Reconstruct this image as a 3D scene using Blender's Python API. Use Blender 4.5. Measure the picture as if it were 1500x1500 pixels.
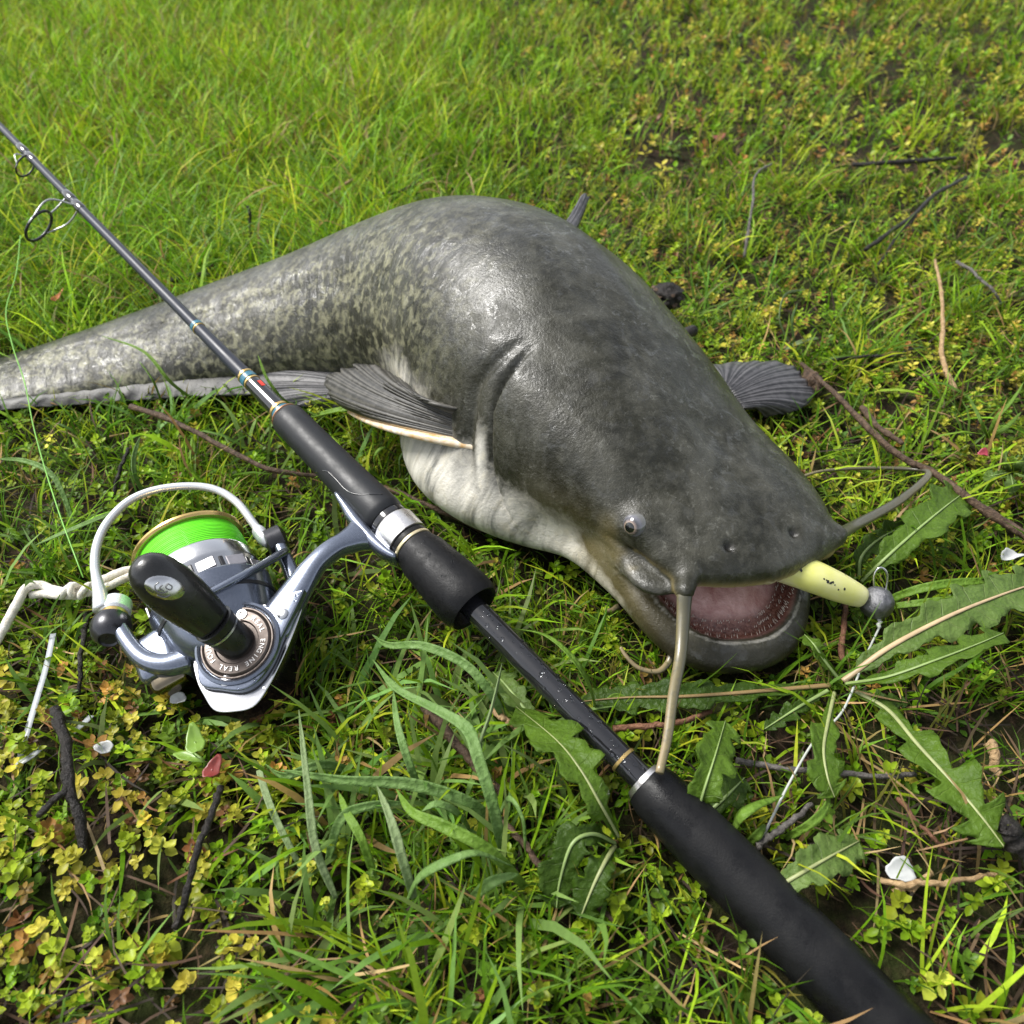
import bpy, bmesh, math, random
import numpy as np
from mathutils import Vector, Matrix

# ------------------------------------------------------------------ clear
for _o in list(bpy.data.objects):
    bpy.data.objects.remove(_o, do_unlink=True)
scene = bpy.context.scene
COL = scene.collection
random.seed(7)
RNG = np.random.default_rng(11)

# ------------------------------------------------------------------ camera
CAM_H = 0.27
PITCH = math.radians(42.0)
FPX = 1177.0                      # focal length in photo pixels (photo is 1500 wide)
cam_d = bpy.data.cameras.new('camera')
cam = bpy.data.objects.new('camera', cam_d)
COL.objects.link(cam)
cam.location = (0, 0, CAM_H)
cam.rotation_euler = (math.pi / 2 - PITCH, 0, 0)
cam_d.sensor_width = 36.0
cam_d.lens = 36.0 * FPX / 1500.0
cam_d.clip_start = 0.005
cam_d.clip_end = 400.0
cam_d.dof.use_dof = True
cam_d.dof.focus_distance = 0.315
cam_d.dof.aperture_fstop = 16.0
scene.camera = cam

# ------------------------------------------------------------------ sky and sun (bright overcast)
SUN_EL = math.radians(54)
SUN_AZ = math.radians(-72)        # compass angle of the sun seen from above, 0 = +Y, positive towards +X
world = bpy.data.worlds.new('World')
scene.world = world
world.use_nodes = True
_nt = world.node_tree
_nt.nodes.clear()
_sky = _nt.nodes.new('ShaderNodeTexSky')
_sky.sky_type = 'NISHITA'
_sky.sun_disc = False
_sky.sun_elevation = SUN_EL
_sky.sun_rotation = SUN_AZ
_sky.air_density = 1.0
_sky.dust_density = 2.0
_sky.ozone_density = 1.0
_bg = _nt.nodes.new('ShaderNodeBackground')
_bg.inputs['Strength'].default_value = 0.065
_wo = _nt.nodes.new('ShaderNodeOutputWorld')
_hs = _nt.nodes.new('ShaderNodeHueSaturation')      # clouds: the same sky, nearly colourless
_hs.inputs['Saturation'].default_value = 0.3
_nt.links.new(_sky.outputs[0], _hs.inputs['Color'])
_nt.links.new(_hs.outputs[0], _bg.inputs[0])
_nt.links.new(_bg.outputs[0], _wo.inputs[0])
sun_d = bpy.data.lights.new('sun', 'SUN')
sun_d.energy = 1.5
sun_d.angle = math.radians(24)
sun_d.color = (1.0, 0.975, 0.93)
sun = bpy.data.objects.new('sun', sun_d)
COL.objects.link(sun)
_sdir = Vector((math.sin(SUN_AZ) * math.cos(SUN_EL), math.cos(SUN_AZ) * math.cos(SUN_EL), math.sin(SUN_EL)))
sun.rotation_euler = _sdir.to_track_quat('Z', 'Y').to_euler()
sun.location = _sdir * 5

scene.render.engine = 'CYCLES'
scene.view_settings.view_transform = 'Standard'
scene.view_settings.look = 'None'
scene.view_settings.gamma = 1.0
scene.view_settings.use_curve_mapping = False
scene.view_settings.exposure = 1.85
scene.cycles.max_bounces = 7
scene.cycles.diffuse_bounces = 3
scene.cycles.glossy_bounces = 3
scene.cycles.transmission_bounces = 4
scene.cycles.transparent_max_bounces = 6

# ------------------------------------------------------------------ pixel helpers (photo pixels, 1500 x 1500)
CAM = np.array([0, 0, CAM_H])
_F = np.array([0, math.cos(PITCH), -math.sin(PITCH)])
_U = np.array([0, math.sin(PITCH), math.cos(PITCH)])
_R = np.array([1.0, 0, 0])

def ray(px, py):
    return _F + _R * ((px - 750) / FPX) + _U * ((750 - py) / FPX)

def at(px, py, z=0.0):
    """point on the horizontal level z (metres) seen at a photo pixel"""
    d = ray(px, py)
    return CAM + d * ((z - CAM_H) / d[2])

def on_plane(px, py, p0, n):
    d = ray(px, py)
    p0 = np.asarray(p0, float); n = np.asarray(n, float)
    return CAM + d * (np.dot(p0 - CAM, n) / np.dot(d, n))

def project(P):
    P = np.atleast_2d(P) - CAM
    z = P @ _F
    return np.stack([750 + FPX * (P @ _R) / z, 750 - FPX * (P @ _U) / z, z], 1)

def nrm(v):
    v = np.asarray(v, float)
    return v / np.linalg.norm(v)

# ------------------------------------------------------------------ object helpers
def mesh_obj(name, verts, faces, mat=None, parent=None, smooth=True):
    me = bpy.data.meshes.new(name)
    if isinstance(verts, np.ndarray):
        verts = verts.tolist()
    if isinstance(faces, np.ndarray):
        faces = faces.tolist()
    me.from_pydata(verts, [], faces)
    me.update()
    if smooth:
        me.polygons.foreach_set('use_smooth', [True] * len(me.polygons))
    o = bpy.data.objects.new(name, me)
    COL.objects.link(o)
    if mat is not None:
        me.materials.append(mat)
    if parent is not None:
        o.parent = parent
        o.matrix_parent_inverse = Matrix.Translation(-parent.location)
    return o

def thing(name, label, cat, loc=(0, 0, 0), group=None):
    o = bpy.data.objects.new(name, None)
    o.empty_display_size = 0.02
    o.location = [float(c) for c in loc]
    COL.objects.link(o)
    return tag(o, label, cat, group)

def tag(o, label=None, cat=None, group=None, kind=None):
    if label: o['label'] = label
    if cat: o['category'] = cat
    if group: o['group'] = group
    if kind: o['kind'] = kind
    return o

def sharp(o, deg=35):
    """flat-shade edges above an angle"""
    me = o.data
    bm = bmesh.new(); bm.from_mesh(me)
    lim = math.radians(deg)
    for e in bm.edges:
        if len(e.link_faces) == 2 and e.calc_face_angle(0) > lim:
            e.smooth = False
    bm.to_mesh(me); bm.free()
    return o

def bevel(o, width, seg=2, deg=35):
    m = o.modifiers.new('bevel', 'BEVEL')
    m.width = width; m.segments = seg; m.limit_method = 'ANGLE'; m.angle_limit = math.radians(deg)
    return o

def frames(pts, up=None):
    pts = np.asarray(pts, float)
    T = np.gradient(pts, axis=0)
    T /= np.linalg.norm(T, axis=1)[:, None] + 1e-12
    N = np.zeros_like(pts)
    a = np.array([0, 0, 1.0]) if up is None else np.asarray(up, float)
    if abs(np.dot(a, T[0])) > 0.95: a = np.array([1.0, 0, 0])
    n = a - T[0] * np.dot(a, T[0]); n /= np.linalg.norm(n)
    for i in range(len(pts)):
        n = n - T[i] * np.dot(n, T[i]); n /= np.linalg.norm(n) + 1e-12
        N[i] = n
    return T, N, np.cross(T, N)

def smooth_path(pts, n=24):
    """Catmull-Rom through points"""
    P = np.asarray(pts, float)
    if len(P) == 2:
        t = np.linspace(0, 1, n)[:, None]
        return P[0] * (1 - t) + P[1] * t
    P = np.vstack([2 * P[0] - P[1], P, 2 * P[-1] - P[-2]])
    m = len(P) - 3
    out = []
    for k in np.linspace(0, m - 1e-9, n):
        i = int(k); t = k - i
        p0, p1, p2, p3 = P[i:i + 4]
        out.append(0.5 * (2 * p1 + (p2 - p0) * t + (2 * p0 - 5 * p1 + 4 * p2 - p3) * t * t + (3 * p1 - p0 - 3 * p2 + p3) * t ** 3))
    return np.array(out)

def tube_geo(pts, rad, seg=10, flat=1.0, up=None, caps=True):
    pts = np.asarray(pts, float)
    n = len(pts)
    rad = np.broadcast_to(np.asarray(rad, float), (n,))
    T, N, B = frames(pts, up)
    a = np.linspace(0, 2 * math.pi, seg, endpoint=False)
    V = (pts[:, None, :] + rad[:, None, None] * (np.cos(a)[None, :, None] * B[:, None, :] + flat * np.sin(a)[None, :, None] * N[:, None, :])).reshape(-1, 3)
    F = []
    for i in range(n - 1):
        for j in range(seg):
            k = (j + 1) % seg
            F.append((i * seg + j, i * seg + k, (i + 1) * seg + k, (i + 1) * seg + j))
    if caps:
        F.append(tuple(range(seg - 1, -1, -1)))
        F.append(tuple((n - 1) * seg + j for j in range(seg)))
    return V, F

def tube(name, pts, rad, mat, parent=None, seg=10, flat=1.0, up=None):
    V, F = tube_geo(pts, rad, seg, flat, up)
    return mesh_obj(name, V, F, mat, parent)

def lathe_geo(A, axis, prof, seg=40, caps=True):
    """revolve [(distance along axis, radius)] about the axis through A"""
    axis = nrm(axis)
    a0 = np.array([0, 0, 1.0]) if abs(axis[2]) < 0.9 else np.array([1.0, 0, 0])
    n = nrm(a0 - axis * np.dot(a0, axis)); b = np.cross(axis, n)
    V = []
    for t, r in prof:
        for j in range(seg):
            an = 2 * math.pi * j / seg
            V.append(np.asarray(A) + axis * t + r * (math.cos(an) * n + math.sin(an) * b))
    m = len(prof); F = []
    for i in range(m - 1):
        for j in range(seg):
            k = (j + 1) % seg
            F.append((i * seg + j, i * seg + k, (i + 1) * seg + k, (i + 1) * seg + j))
    if caps:
        F.append(tuple(range(seg - 1, -1, -1)))
        F.append(tuple((m - 1) * seg + j for j in range(seg)))
    return np.array(V), F

def lathe(name, A, axis, prof, mat, parent=None, seg=40, deg=40, caps=True):
    V, F = lathe_geo(A, axis, prof, seg, caps)
    return sharp(mesh_obj(name, V, F, mat, parent), deg)

def merge(parts):
    V = []; F = []; o = 0
    for v, f in parts:
        V.append(np.asarray(v)); F += [tuple(i + o for i in q) for q in f]; o += len(v)
    return np.vstack(V), F

# ------------------------------------------------------------------ materials
class NT:
    def __init__(self, name):
        self.m = bpy.data.materials.new(name); self.m.use_nodes = True
        self.t = self.m.node_tree; self.n = self.t.nodes; self.l = self.t.links
        self.p = self.n['Principled BSDF']; self.out = self.n['Material Output']
    def node(self, kind, **kw):
        x = self.n.new('ShaderNode' + kind)
        for k, v in kw.items(): setattr(x, k, v)
        return x
    def link(self, a, b): self.l.new(a, b)
    def attr(self, name):
        x = self.node('Attribute'); x.attribute_name = name; return x
    def noise(self, scale, detail=4, rough=0.6, vec=None, dist=0.0):
        x = self.node('TexNoise'); x.inputs['Scale'].default_value = scale
        x.inputs['Detail'].default_value = detail; x.inputs['Roughness'].default_value = rough
        x.inputs['Distortion'].default_value = dist
        if vec is not None: self.link(vec, x.inputs['Vector'])
        return x.outputs['Fac']
    def coord(self, scale=(1, 1, 1), which='Object'):
        c = self.node('TexCoord'); m = self.node('Mapping'); m.inputs['Scale'].default_value = scale
        self.link(c.outputs[which], m.inputs['Vector']); return m.outputs[0]
    def ramp(self, fac, stops, interp='LINEAR'):
        r = self.node('ValToRGB'); r.color_ramp.interpolation = interp
        e = r.color_ramp.elements
        while len(e) < len(stops): e.new(0.5)
        for i, (p, c) in enumerate(stops):
            e[i].position = p; e[i].color = (*c, 1) if len(c) == 3 else c
        self.link(fac, r.inputs[0]); return r.outputs[0]
    def range(self, v, a, b, c=0.0, d=1.0):
        x = self.node('MapRange'); x.inputs[1].default_value = a; x.inputs[2].default_value = b
        x.inputs[3].default_value = c; x.inputs[4].default_value = d
        self.link(v, x.inputs[0]); return x.outputs[0]
    def math(self, op, a, b=None, clamp=False):
        x = self.node('Math', operation=op); x.use_clamp = clamp
        for i, s in enumerate((a, b)):
            if s is None: continue
            if isinstance(s, (int, float)): x.inputs[i].default_value = s
            else: self.link(s, x.inputs[i])
        return x.outputs[0]
    def mix(self, fac, a, b, blend='MIX'):
        x = self.node('Mix', data_type='RGBA', blend_type=blend)
        for i, s in ((0, fac), (6, a), (7, b)):
            if isinstance(s, (int, float)): x.inputs[i].default_value = s
            elif isinstance(s, tuple): x.inputs[i].default_value = (*s, 1) if len(s) == 3 else s
            else: self.link(s, x.inputs[i])
        return x.outputs[2]
    def bump(self, h, strength=0.3, dist=0.001, normal=None):
        b = self.node('Bump'); b.inputs['Strength'].default_value = strength; b.inputs['Distance'].default_value = dist
        self.link(h, b.inputs['Height'])
        if normal is not None: self.link(normal, b.inputs['Normal'])
        return b.outputs[0]
    def set(self, **kw):
        for k, v in kw.items():
            i = self.p.inputs[k.replace('_', ' ')]
            if isinstance(v, (int, float)): i.default_value = v
            elif isinstance(v, tuple): i.default_value = (*v, 1) if len(v) == 3 else v
            else: self.link(v, i)
        return self

def simple(name, col, rough=0.5, metal=0.0, var=0.15, scale=200, bump=0.0, bscale=800, coat=0.0, spec=0.5):
    t = NT(name)
    co = t.coord()
    n = t.noise(scale, 4, 0.6, co)
    a = tuple(c * (1 - var) for c in col); b = tuple(min(1, c * (1 + var)) for c in col)
    t.set(Base_Color=t.ramp(n, [(0.3, a), (0.7, b)]), Metallic=metal, Coat_Weight=coat)
    t.p.inputs['Specular IOR Level'].default_value = spec
    t.set(Roughness=t.range(t.noise(scale * 1.7, 3, 0.6, co), 0.3, 0.7, max(0.02, rough * 0.8), min(1, rough * 1.2)))
    if bump: t.set(Normal=t.bump(t.noise(bscale, 3, 0.6, co), bump, 0.0006))
    return t.m
# ------------------------------------------------------------------ soil
def _vnoise(x, y, seed=0):
    xi = np.floor(x).astype(int); yi = np.floor(y).astype(int)
    xf = x - xi; yf = y - yi
    xf = xf * xf * (3 - 2 * xf); yf = yf * yf * (3 - 2 * yf)
    def h(a, b):
        n = (a * 374761393 + b * 668265263 + seed * 1442695041) & 0x7fffffff
        n = ((n ^ (n >> 13)) * 1274126177) & 0x7fffffff
        return ((n ^ (n >> 16)) & 0xffff) / 65535.0
    return (h(xi, yi) * (1 - xf) + h(xi + 1, yi) * xf) * (1 - yf) + (h(xi, yi + 1) * (1 - xf) + h(xi + 1, yi + 1) * xf) * yf

def fbm(x, y, freq, oct=4, seed=0):
    s = 0; a = 0.5; 
    for k in range(oct):
        s = s + a * _vnoise(x * freq, y * freq, seed + k * 17); freq *= 2.07; a *= 0.5
    return s

def ground_z(x, y):
    x = np.asarray(x, float); y = np.asarray(y, float)
    near = np.clip(1.5 - np.hypot(x, y - 0.4) * 0.5, 0, 1)
    return (fbm(x, y, 14, 3, 3) - 0.45) * 0.010 + near * (fbm(x, y, 90, 3, 5) - 0.45) * 0.006

def mat_soil():
    t = NT('damp_soil')
    co = t.coord()
    n1 = t.noise(40, 6, 0.65, co); n2 = t.noise(260, 5, 0.7, co); n3 = t.noise(3.0, 4, 0.6, co)
    c = t.ramp(n2, [(0.28, (0.006, 0.004, 0.0025)), (0.5, (0.018, 0.012, 0.007)), (0.68, (0.050, 0.033, 0.018)), (0.8, (0.095, 0.062, 0.033))])
    g = t.ramp(n1, [(0.42, (0, 0, 0)), (0.62, (1, 1, 1))])
    c = t.mix(t.math('MULTIPLY', g, 0.7), c, (0.026, 0.038, 0.007))
    # beyond the near ground the turf is too far to tell its blades apart
    geo = t.node('NewGeometry'); sep = t.node('SeparateXYZ'); t.link(geo.outputs['Position'], sep.inputs[0])
    far = t.math('MAXIMUM', t.range(sep.outputs['Y'], 2.2, 3.2), t.math('MAXIMUM', t.range(sep.outputs['X'], 1.8, 2.6), t.range(sep.outputs['X'], -1.8, -2.6)))
    turf = t.ramp(n3, [(0.35, (0.045, 0.085, 0.016)), (0.65, (0.085, 0.125, 0.030))])
    c = t.mix(far, c, turf)
    t.set(Base_Color=c, Roughness=0.85, Normal=t.bump(n2, 0.9, 0.004))
    t.p.inputs['Specular IOR Level'].default_value = 0.12
    return t.m

def build_ground():
    def axis(lo, hi, c, step):
        fine = np.arange(c - 1.0, c + 1.0001, step)
        out = []
        x = c + 1.0; d = step
        while x < hi: d *= 1.16; x += d; out.append(x)
        neg = []; x = c - 1.0; d = step
        while x > lo: d *= 1.16; x -= d; neg.append(x)
        return np.array(neg[::-1] + list(fine) + out)
    X = axis(-150, 150, 0.0, 0.008); Y = axis(-60, 300, 0.8, 0.008)
    gx, gy = np.meshgrid(X, Y, indexing='ij')
    gz = ground_z(gx, gy) * np.clip(1.6 - np.hypot(gx, gy - 0.5) * 0.25, 0, 1)
    V = np.stack([gx, gy, gz], -1).reshape(-1, 3)
    nx, ny = gx.shape
    idx = np.arange(nx * ny).reshape(nx, ny)
    F = np.stack([idx[:-1, :-1], idx[1:, :-1], idx[1:, 1:], idx[:-1, 1:]], -1).reshape(-1, 4)
    o = mesh_obj('ground', V, F, mat_soil())
    tag(o, kind='structure')
build_ground()
# ------------------------------------------------------------------ catfish (one continuous body mesh from a distance field)
VOX = 1.25   # mm
#            x     y     z    roll  half-width  top  bottom
ST = [( 102,  216,  40,    8,   37,   8,   5),
      (  92, 241,  43,    9,   48,  17,   9),
      (  79,  265,  45.5, 11,   52,  25,  18),
      (  59,  286,  50,   14,   59,  36,  34),
      (  39,  317,  56,   18,   64,  46,  50),
      (  17,  349,  61,   24,   67,  56,  58),
      (  -9,  382,  62,   32,   62,  59,  60),
      ( -42,  410,  56,   42,   52,  57,  55),
      ( -82,  427,  46,   52,   39,  50,  47),
      (-130,  434,  35,   60,   27,  41,  42),
      (-180,  434,  26,   68,   18,  35,  38),
      (-235,  429,  18,   77,   11,  26,  36),
      (-285,  419,  12,   83,    7,  17,  33),
      (-318,  411,  9,    86,    4,  12,  30)]
ST = np.array(ST, float)
_M = 260
_path = smooth_path(ST[:, :3], 900)
_sl = np.concatenate([[0], np.cumsum(np.linalg.norm(np.diff(_path, axis=0), axis=1))])
FL = _sl[-1]
SS = np.linspace(0, FL, _M)
SC = np.stack([np.interp(SS, _sl, _path[:, k]) for k in range(3)], 1)
def _gauss(A, sig):
    h = int(sig * 3); k = np.exp(-0.5 * (np.arange(-h, h + 1) / sig) ** 2); k /= k.sum()
    out = np.empty_like(A)
    for c in range(A.shape[1]):
        a = A[:, c]; e = np.concatenate([2 * a[0] - a[h:0:-1], a, 2 * a[-1] - a[-2:-h - 2:-1]])
        out[:, c] = np.convolve(e, k, 'valid')
    return out
SC = _gauss(SC, 7.0)
_pp = smooth_path(ST[:, 3:], 900)
SPAR = np.stack([np.interp(SS, _sl, _pp[:, k]) for k in range(4)], 1)   # roll w top bottom
SPAR = _gauss(SPAR, 3.0)
SF = -np.gradient(SC, axis=0); SF /= np.linalg.norm(SF, axis=1)[:, None]
_R0 = np.cross(SF, np.array([0, 0, 1.0])); _R0 /= np.linalg.norm(_R0, axis=1)[:, None]
_Z0 = np.cross(_R0, SF)
_ro = np.radians(SPAR[:, 0])[:, None]
SD = np.cos(_ro) * _Z0 - np.sin(_ro) * _R0      # dorsal axis
SR = np.cos(_ro) * _R0 + np.sin(_ro) * _Z0      # fish's right (towards the camera)
H0, HF, HR, HD = SC[0], SF[3], SR[3], SD[3]

def smin(a, b, k):
    h = np.clip(0.5 + 0.5 * (b - a) / k, 0, 1)
    return b * (1 - h) + a * h - k * h * (1 - h)

def smax(a, b, k):
    return -smin(-a, -b, k)

def sstep(a, b, x):
    t = np.clip((x - a) / (b - a), 0, 1)
    return t * t * (3 - 2 * t)

def spine_local(P):
    """P (N,3) mm -> s, ahead, right, dorsal"""
    N = len(P); idx = np.empty(N, int)
    C32 = SC.astype(np.float32); c2 = (C32 ** 2).sum(1)
    for i in range(0, N, 60000):
        q = P[i:i + 60000].astype(np.float32)
        idx[i:i + 60000] = np.argmin(c2[None, :] - 2 * q @ C32.T, axis=1)
    t = -((P - SC[idx]) * SF[idx]).sum(1)
    s = np.clip(SS[idx] + t, 0, FL)
    ip = lambda A: np.stack([np.interp(s, SS, A[:, k]) for k in range(A.shape[1])], 1)
    c = P - ip(SC)
    return s, (c * ip(SF)).sum(1), (c * ip(SR)).sum(1), (c * ip(SD)).sum(1)

JB = math.radians(10)      # jaw opening
JY = math.radians(11)
HINGE_A, HINGE_D = 54.0, -7.0

def head_local(P):
    c = P - H0
    a = -(c @ HF); r = c @ HR; d = c @ HD
    fa = HINGE_A - a; fd = d - HINGE_D
    fj = fa * math.cos(JY) + r * math.sin(JY); rj = r * math.cos(JY) - fa * math.sin(JY)   # the jaw hangs slightly askew
    ja = fj * math.cos(JB) - fd * math.sin(JB)     # forward along the jaw
    jd = fj * math.sin(JB) + fd * math.cos(JB)
    return a, r, d, ja, jd, rj

JL = 79.0   # jaw length from hinge
JW = 48.0

def ell(P, c, R):
    q = (P - c) / R
    k = np.sqrt((q * q).sum(1)) + 1e-9
    return (k - 1) * np.min(R)

def hpt(a, r, d):
    return H0 - HF * a + HR * r + HD * d

def gill_s(th):
    """position of the gill cover edge along the body for an angle from the back (0) to the belly (180)"""
    return np.interp(np.abs(th), [0, 65, 87, 108, 131, 160, 180], [126, 120, 116, 105, 85, 64, 56])

def fish_sdf(P, full=False):
    s, ah, r, d = spine_local(P)
    w = np.interp(s, SS, SPAR[:, 1]); ht = np.interp(s, SS, SPAR[:, 2]); hb = np.interp(s, SS, SPAR[:, 3])
    # blunt round snout
    u = np.clip(s / 24.0, 0, 1); nose = np.sqrt(np.clip(1 - (1 - u) ** 3.6, 0, 1))
    wn = w * (0.0 + 1.0 * nose); 
    h = np.where(d > 0, ht, hb)
    wn = np.maximum(wn, 1.0); h = np.maximum(h * (0.35 + 0.65 * nose), 1.0)
    n = np.interp(s, [0, 60, 140, 260, 600], [2.5, 2.35, 2.2, 2.0, 1.9])
    q = (np.abs(r / wn) ** n + np.abs(d / h) ** n) ** (1 / n) + 1e-6
    rad = np.hypot(r, d)
    D = rad * (1 - 1 / np.maximum(q, 1e-3))
    D = np.where(np.abs(ah) > 0.8, np.where(D > 0, np.hypot(D, ah), np.maximum(D, np.abs(ah) - 0.8)), D)
    th = np.degrees(np.arctan2(np.abs(r), d))           # 0 back .. 180 belly
    right = r > 0
    # gill cover step, its membrane and the shoulder behind
    gs = gill_s(th)
    side = sstep(56, 74, th) * 0.9
    D -= side * 3.4 * (1 - sstep(-1.2, 1.2, s - gs)) * sstep(-60, -5, s - gs)
    D += side * 2.8 * np.exp(-((s - gs - 1.8) / 1.6) ** 2)
    g2 = gs + np.interp(th, [60, 90, 130, 180], [6, 16, 22, 16])
    D -= side * 1.3 * np.exp(-((s - gs - 9) / 5.0) ** 2)
    D += side * 2.3 * np.exp(-((s - g2) / 2.6) ** 2)
    D -= side * 1.5 * np.exp(-((s - g2 - 9) / 6.0) ** 2) 
    # belly bulge and hollow above it, lateral furrow of the flank
    D += 1.1 * np.exp(-((th - 96) / 11) ** 2) * sstep(210, 280, s) * (1 - sstep(420, 520, s))
    D += 2.2 * np.exp(-((th - 66) / 20) ** 2) * np.exp(-((s - 160) / 30) ** 2)
    # skin folds across the flank where the body bends
    D += right * 0.12 * np.sin(s * 0.55 + 0.06 * th) * np.exp(-((s - 205) / 38) ** 2) * sstep(25, 60, th) * (1 - sstep(140, 170, th))
    # folds of the pale belly
    D += right * 0.55 * np.sin(th * 0.42 + s * 0.12) * np.exp(-((s - 150) / 30) ** 2) * sstep(105, 125, th)
    # back crest
    D -= 1.4 * np.exp(-(th / 9) ** 2) * sstep(90, 160, s)
    a, hr0, hd, ja, jd, hr = head_local(P)
    # ---- lower jaw
    jw = JW + 6.0 * sstep(48, 14, ja) * sstep(-8, 12, hr)
    out = (np.abs(np.maximum(ja + 6, 0) / (JL + 6)) ** 2.5 + np.abs(hr / jw) ** 2.5) ** (1 / 2.5)
    lip = -1.0 + 3.0 * (hr / JW) ** 2 + 17.0 * sstep(44, 22, ja) * (0.45 + 0.55 * sstep(-8, 12, hr))      # the cheek closes the mouth behind its corner
    dj = (out - 1) * 40
    slab = smax((jd - lip) * 0.9, -(jd + 17 + 5 * sstep(20, 60, JL - ja)), 7)
    low = smax(smax(dj, slab, 9), -(ja + 14), 6)
    # rolled lip
    D2 = smin(D, low, 9)
    # ---- mouth cavity
    ci = (np.abs(np.maximum(ja + 2, 0) / (JL - 11)) ** 2.5 + np.abs(hr / (JW - 11.5)) ** 2.5) ** (1 / 2.5)
    floor = -8.0 + 3 * (hr / JW) ** 2
    roof = hd - np.interp(a, [-20, 0, 12, 40, 60], [-3, -4.5, -1.5, 0.5, -4])
    cav = smax(smax((ci - 1) * 34, floor - jd, 3), roof, 3)
    cav = smax(cav, -(ja - 4), 4)
    D2 = smax(D2, -cav, 3.0)
    # tongue
    tq = np.sqrt(((ja - 30) / 27) ** 2 + (hr / 25) ** 2 + ((jd + 8) / 8.5) ** 2) + 1e-9
    D2 = smin(D2, (tq - 1) * 7.5, 4)
    # upper lip roll
    lw = np.abs((np.abs(hr0) / 44.5) ** 2.5 + np.clip(44 - a, 0, 60) ** 2.5 / 44.5 ** 2.5) ** (1 / 2.5)
    D2 -= 1.3 * np.exp(-((hd + 4.0) / 3.0) ** 2) * np.exp(-((lw - 1) * 40 / 5) ** 2)
    # pads at the mouth corners (both sides), with the groove above them
    for sg in (1, -1):
        pad = ell(P, hpt(27, sg * 39.5 + 3, -6.5), np.array([9.5, 9.5, 5.5]))
        pad2 = ell(P, hpt(17, sg * 39 + 3, -5.5), np.array([10, 10, 4.2]))
        D2 = smin(D2, smin(pad, pad2, 5), 3.5)
        gx, gr, gd = a - 22, hr0 - sg * 46 - 3, hd + 1.0 - 0.05 * (a - 22)
        D2 += 2.6 * np.exp(-(gd / 2.0) ** 2) * np.exp(-(gx / 13) ** 2) * np.exp(-(gr / 12) ** 2)
        # barbel root, brow above the eye, nostril rim
        if sg > 0: D2 = smin(D2, ell(P, hpt(33, 44, 8.0), np.array([7.0, 7.0, 6.0])), 6)
        D2 = smax(D2, -ell(P, hpt(12, sg * 16 + 2, 12.0), np.array([2.3, 2.3, 3.5])), 2.0)
        D2 = smax(D2, -ell(P, hpt(28, sg * 19 + 2, 20.0), np.array([1.8, 1.8, 2.4])), 2.0)
    # slight hollow along the midline of the head
    D2 += 1.2 * np.exp(-(hr0 / 12) ** 2) * sstep(5, 25, a) * (1 - sstep(70, 110, a)) * (hd > 0)
    # fleshy roots of the two long barbels
    for c0, c1, rr in (((70, 222, 47), (64.6, 203.2, 48.0), 4.0), ((116, 234, 38), (136, 243, 38.5), 4.3)):
        c0 = np.array(c0, float); c1 = np.array(c1, float); v = c1 - c0
        tt = np.clip(((P - c0) @ v) / (v @ v), 0, 1)
        D2 = smin(D2, np.linalg.norm(P - c0 - tt[:, None] * v, axis=1) - (rr + 1.2 - 1.6 * tt), 6)
    # the slack belly spreads on the grass towards the camera
    D2 = smin(D2, ell(P, np.array([-8, 322, 30.0]), np.array([46, 46, 25.0])), 26)
    D2 = smin(D2, ell(P, np.array([24, 298, 22.0]), np.array([42, 36, 18.0])), 22)
    # rests flat on the ground
    D2 = smax(D2, 4.0 - P[:, 2], 6)
    if full:
        return D2, dict(s=s, th=th, r=r, d=d, a=a, hr=hr, hr0=hr0, hd=hd, ja=ja, jd=jd, cav=cav, low=low, tq=tq, body=D, gs=gs, g2=g2, right=right, dj=dj)
    return D2

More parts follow.
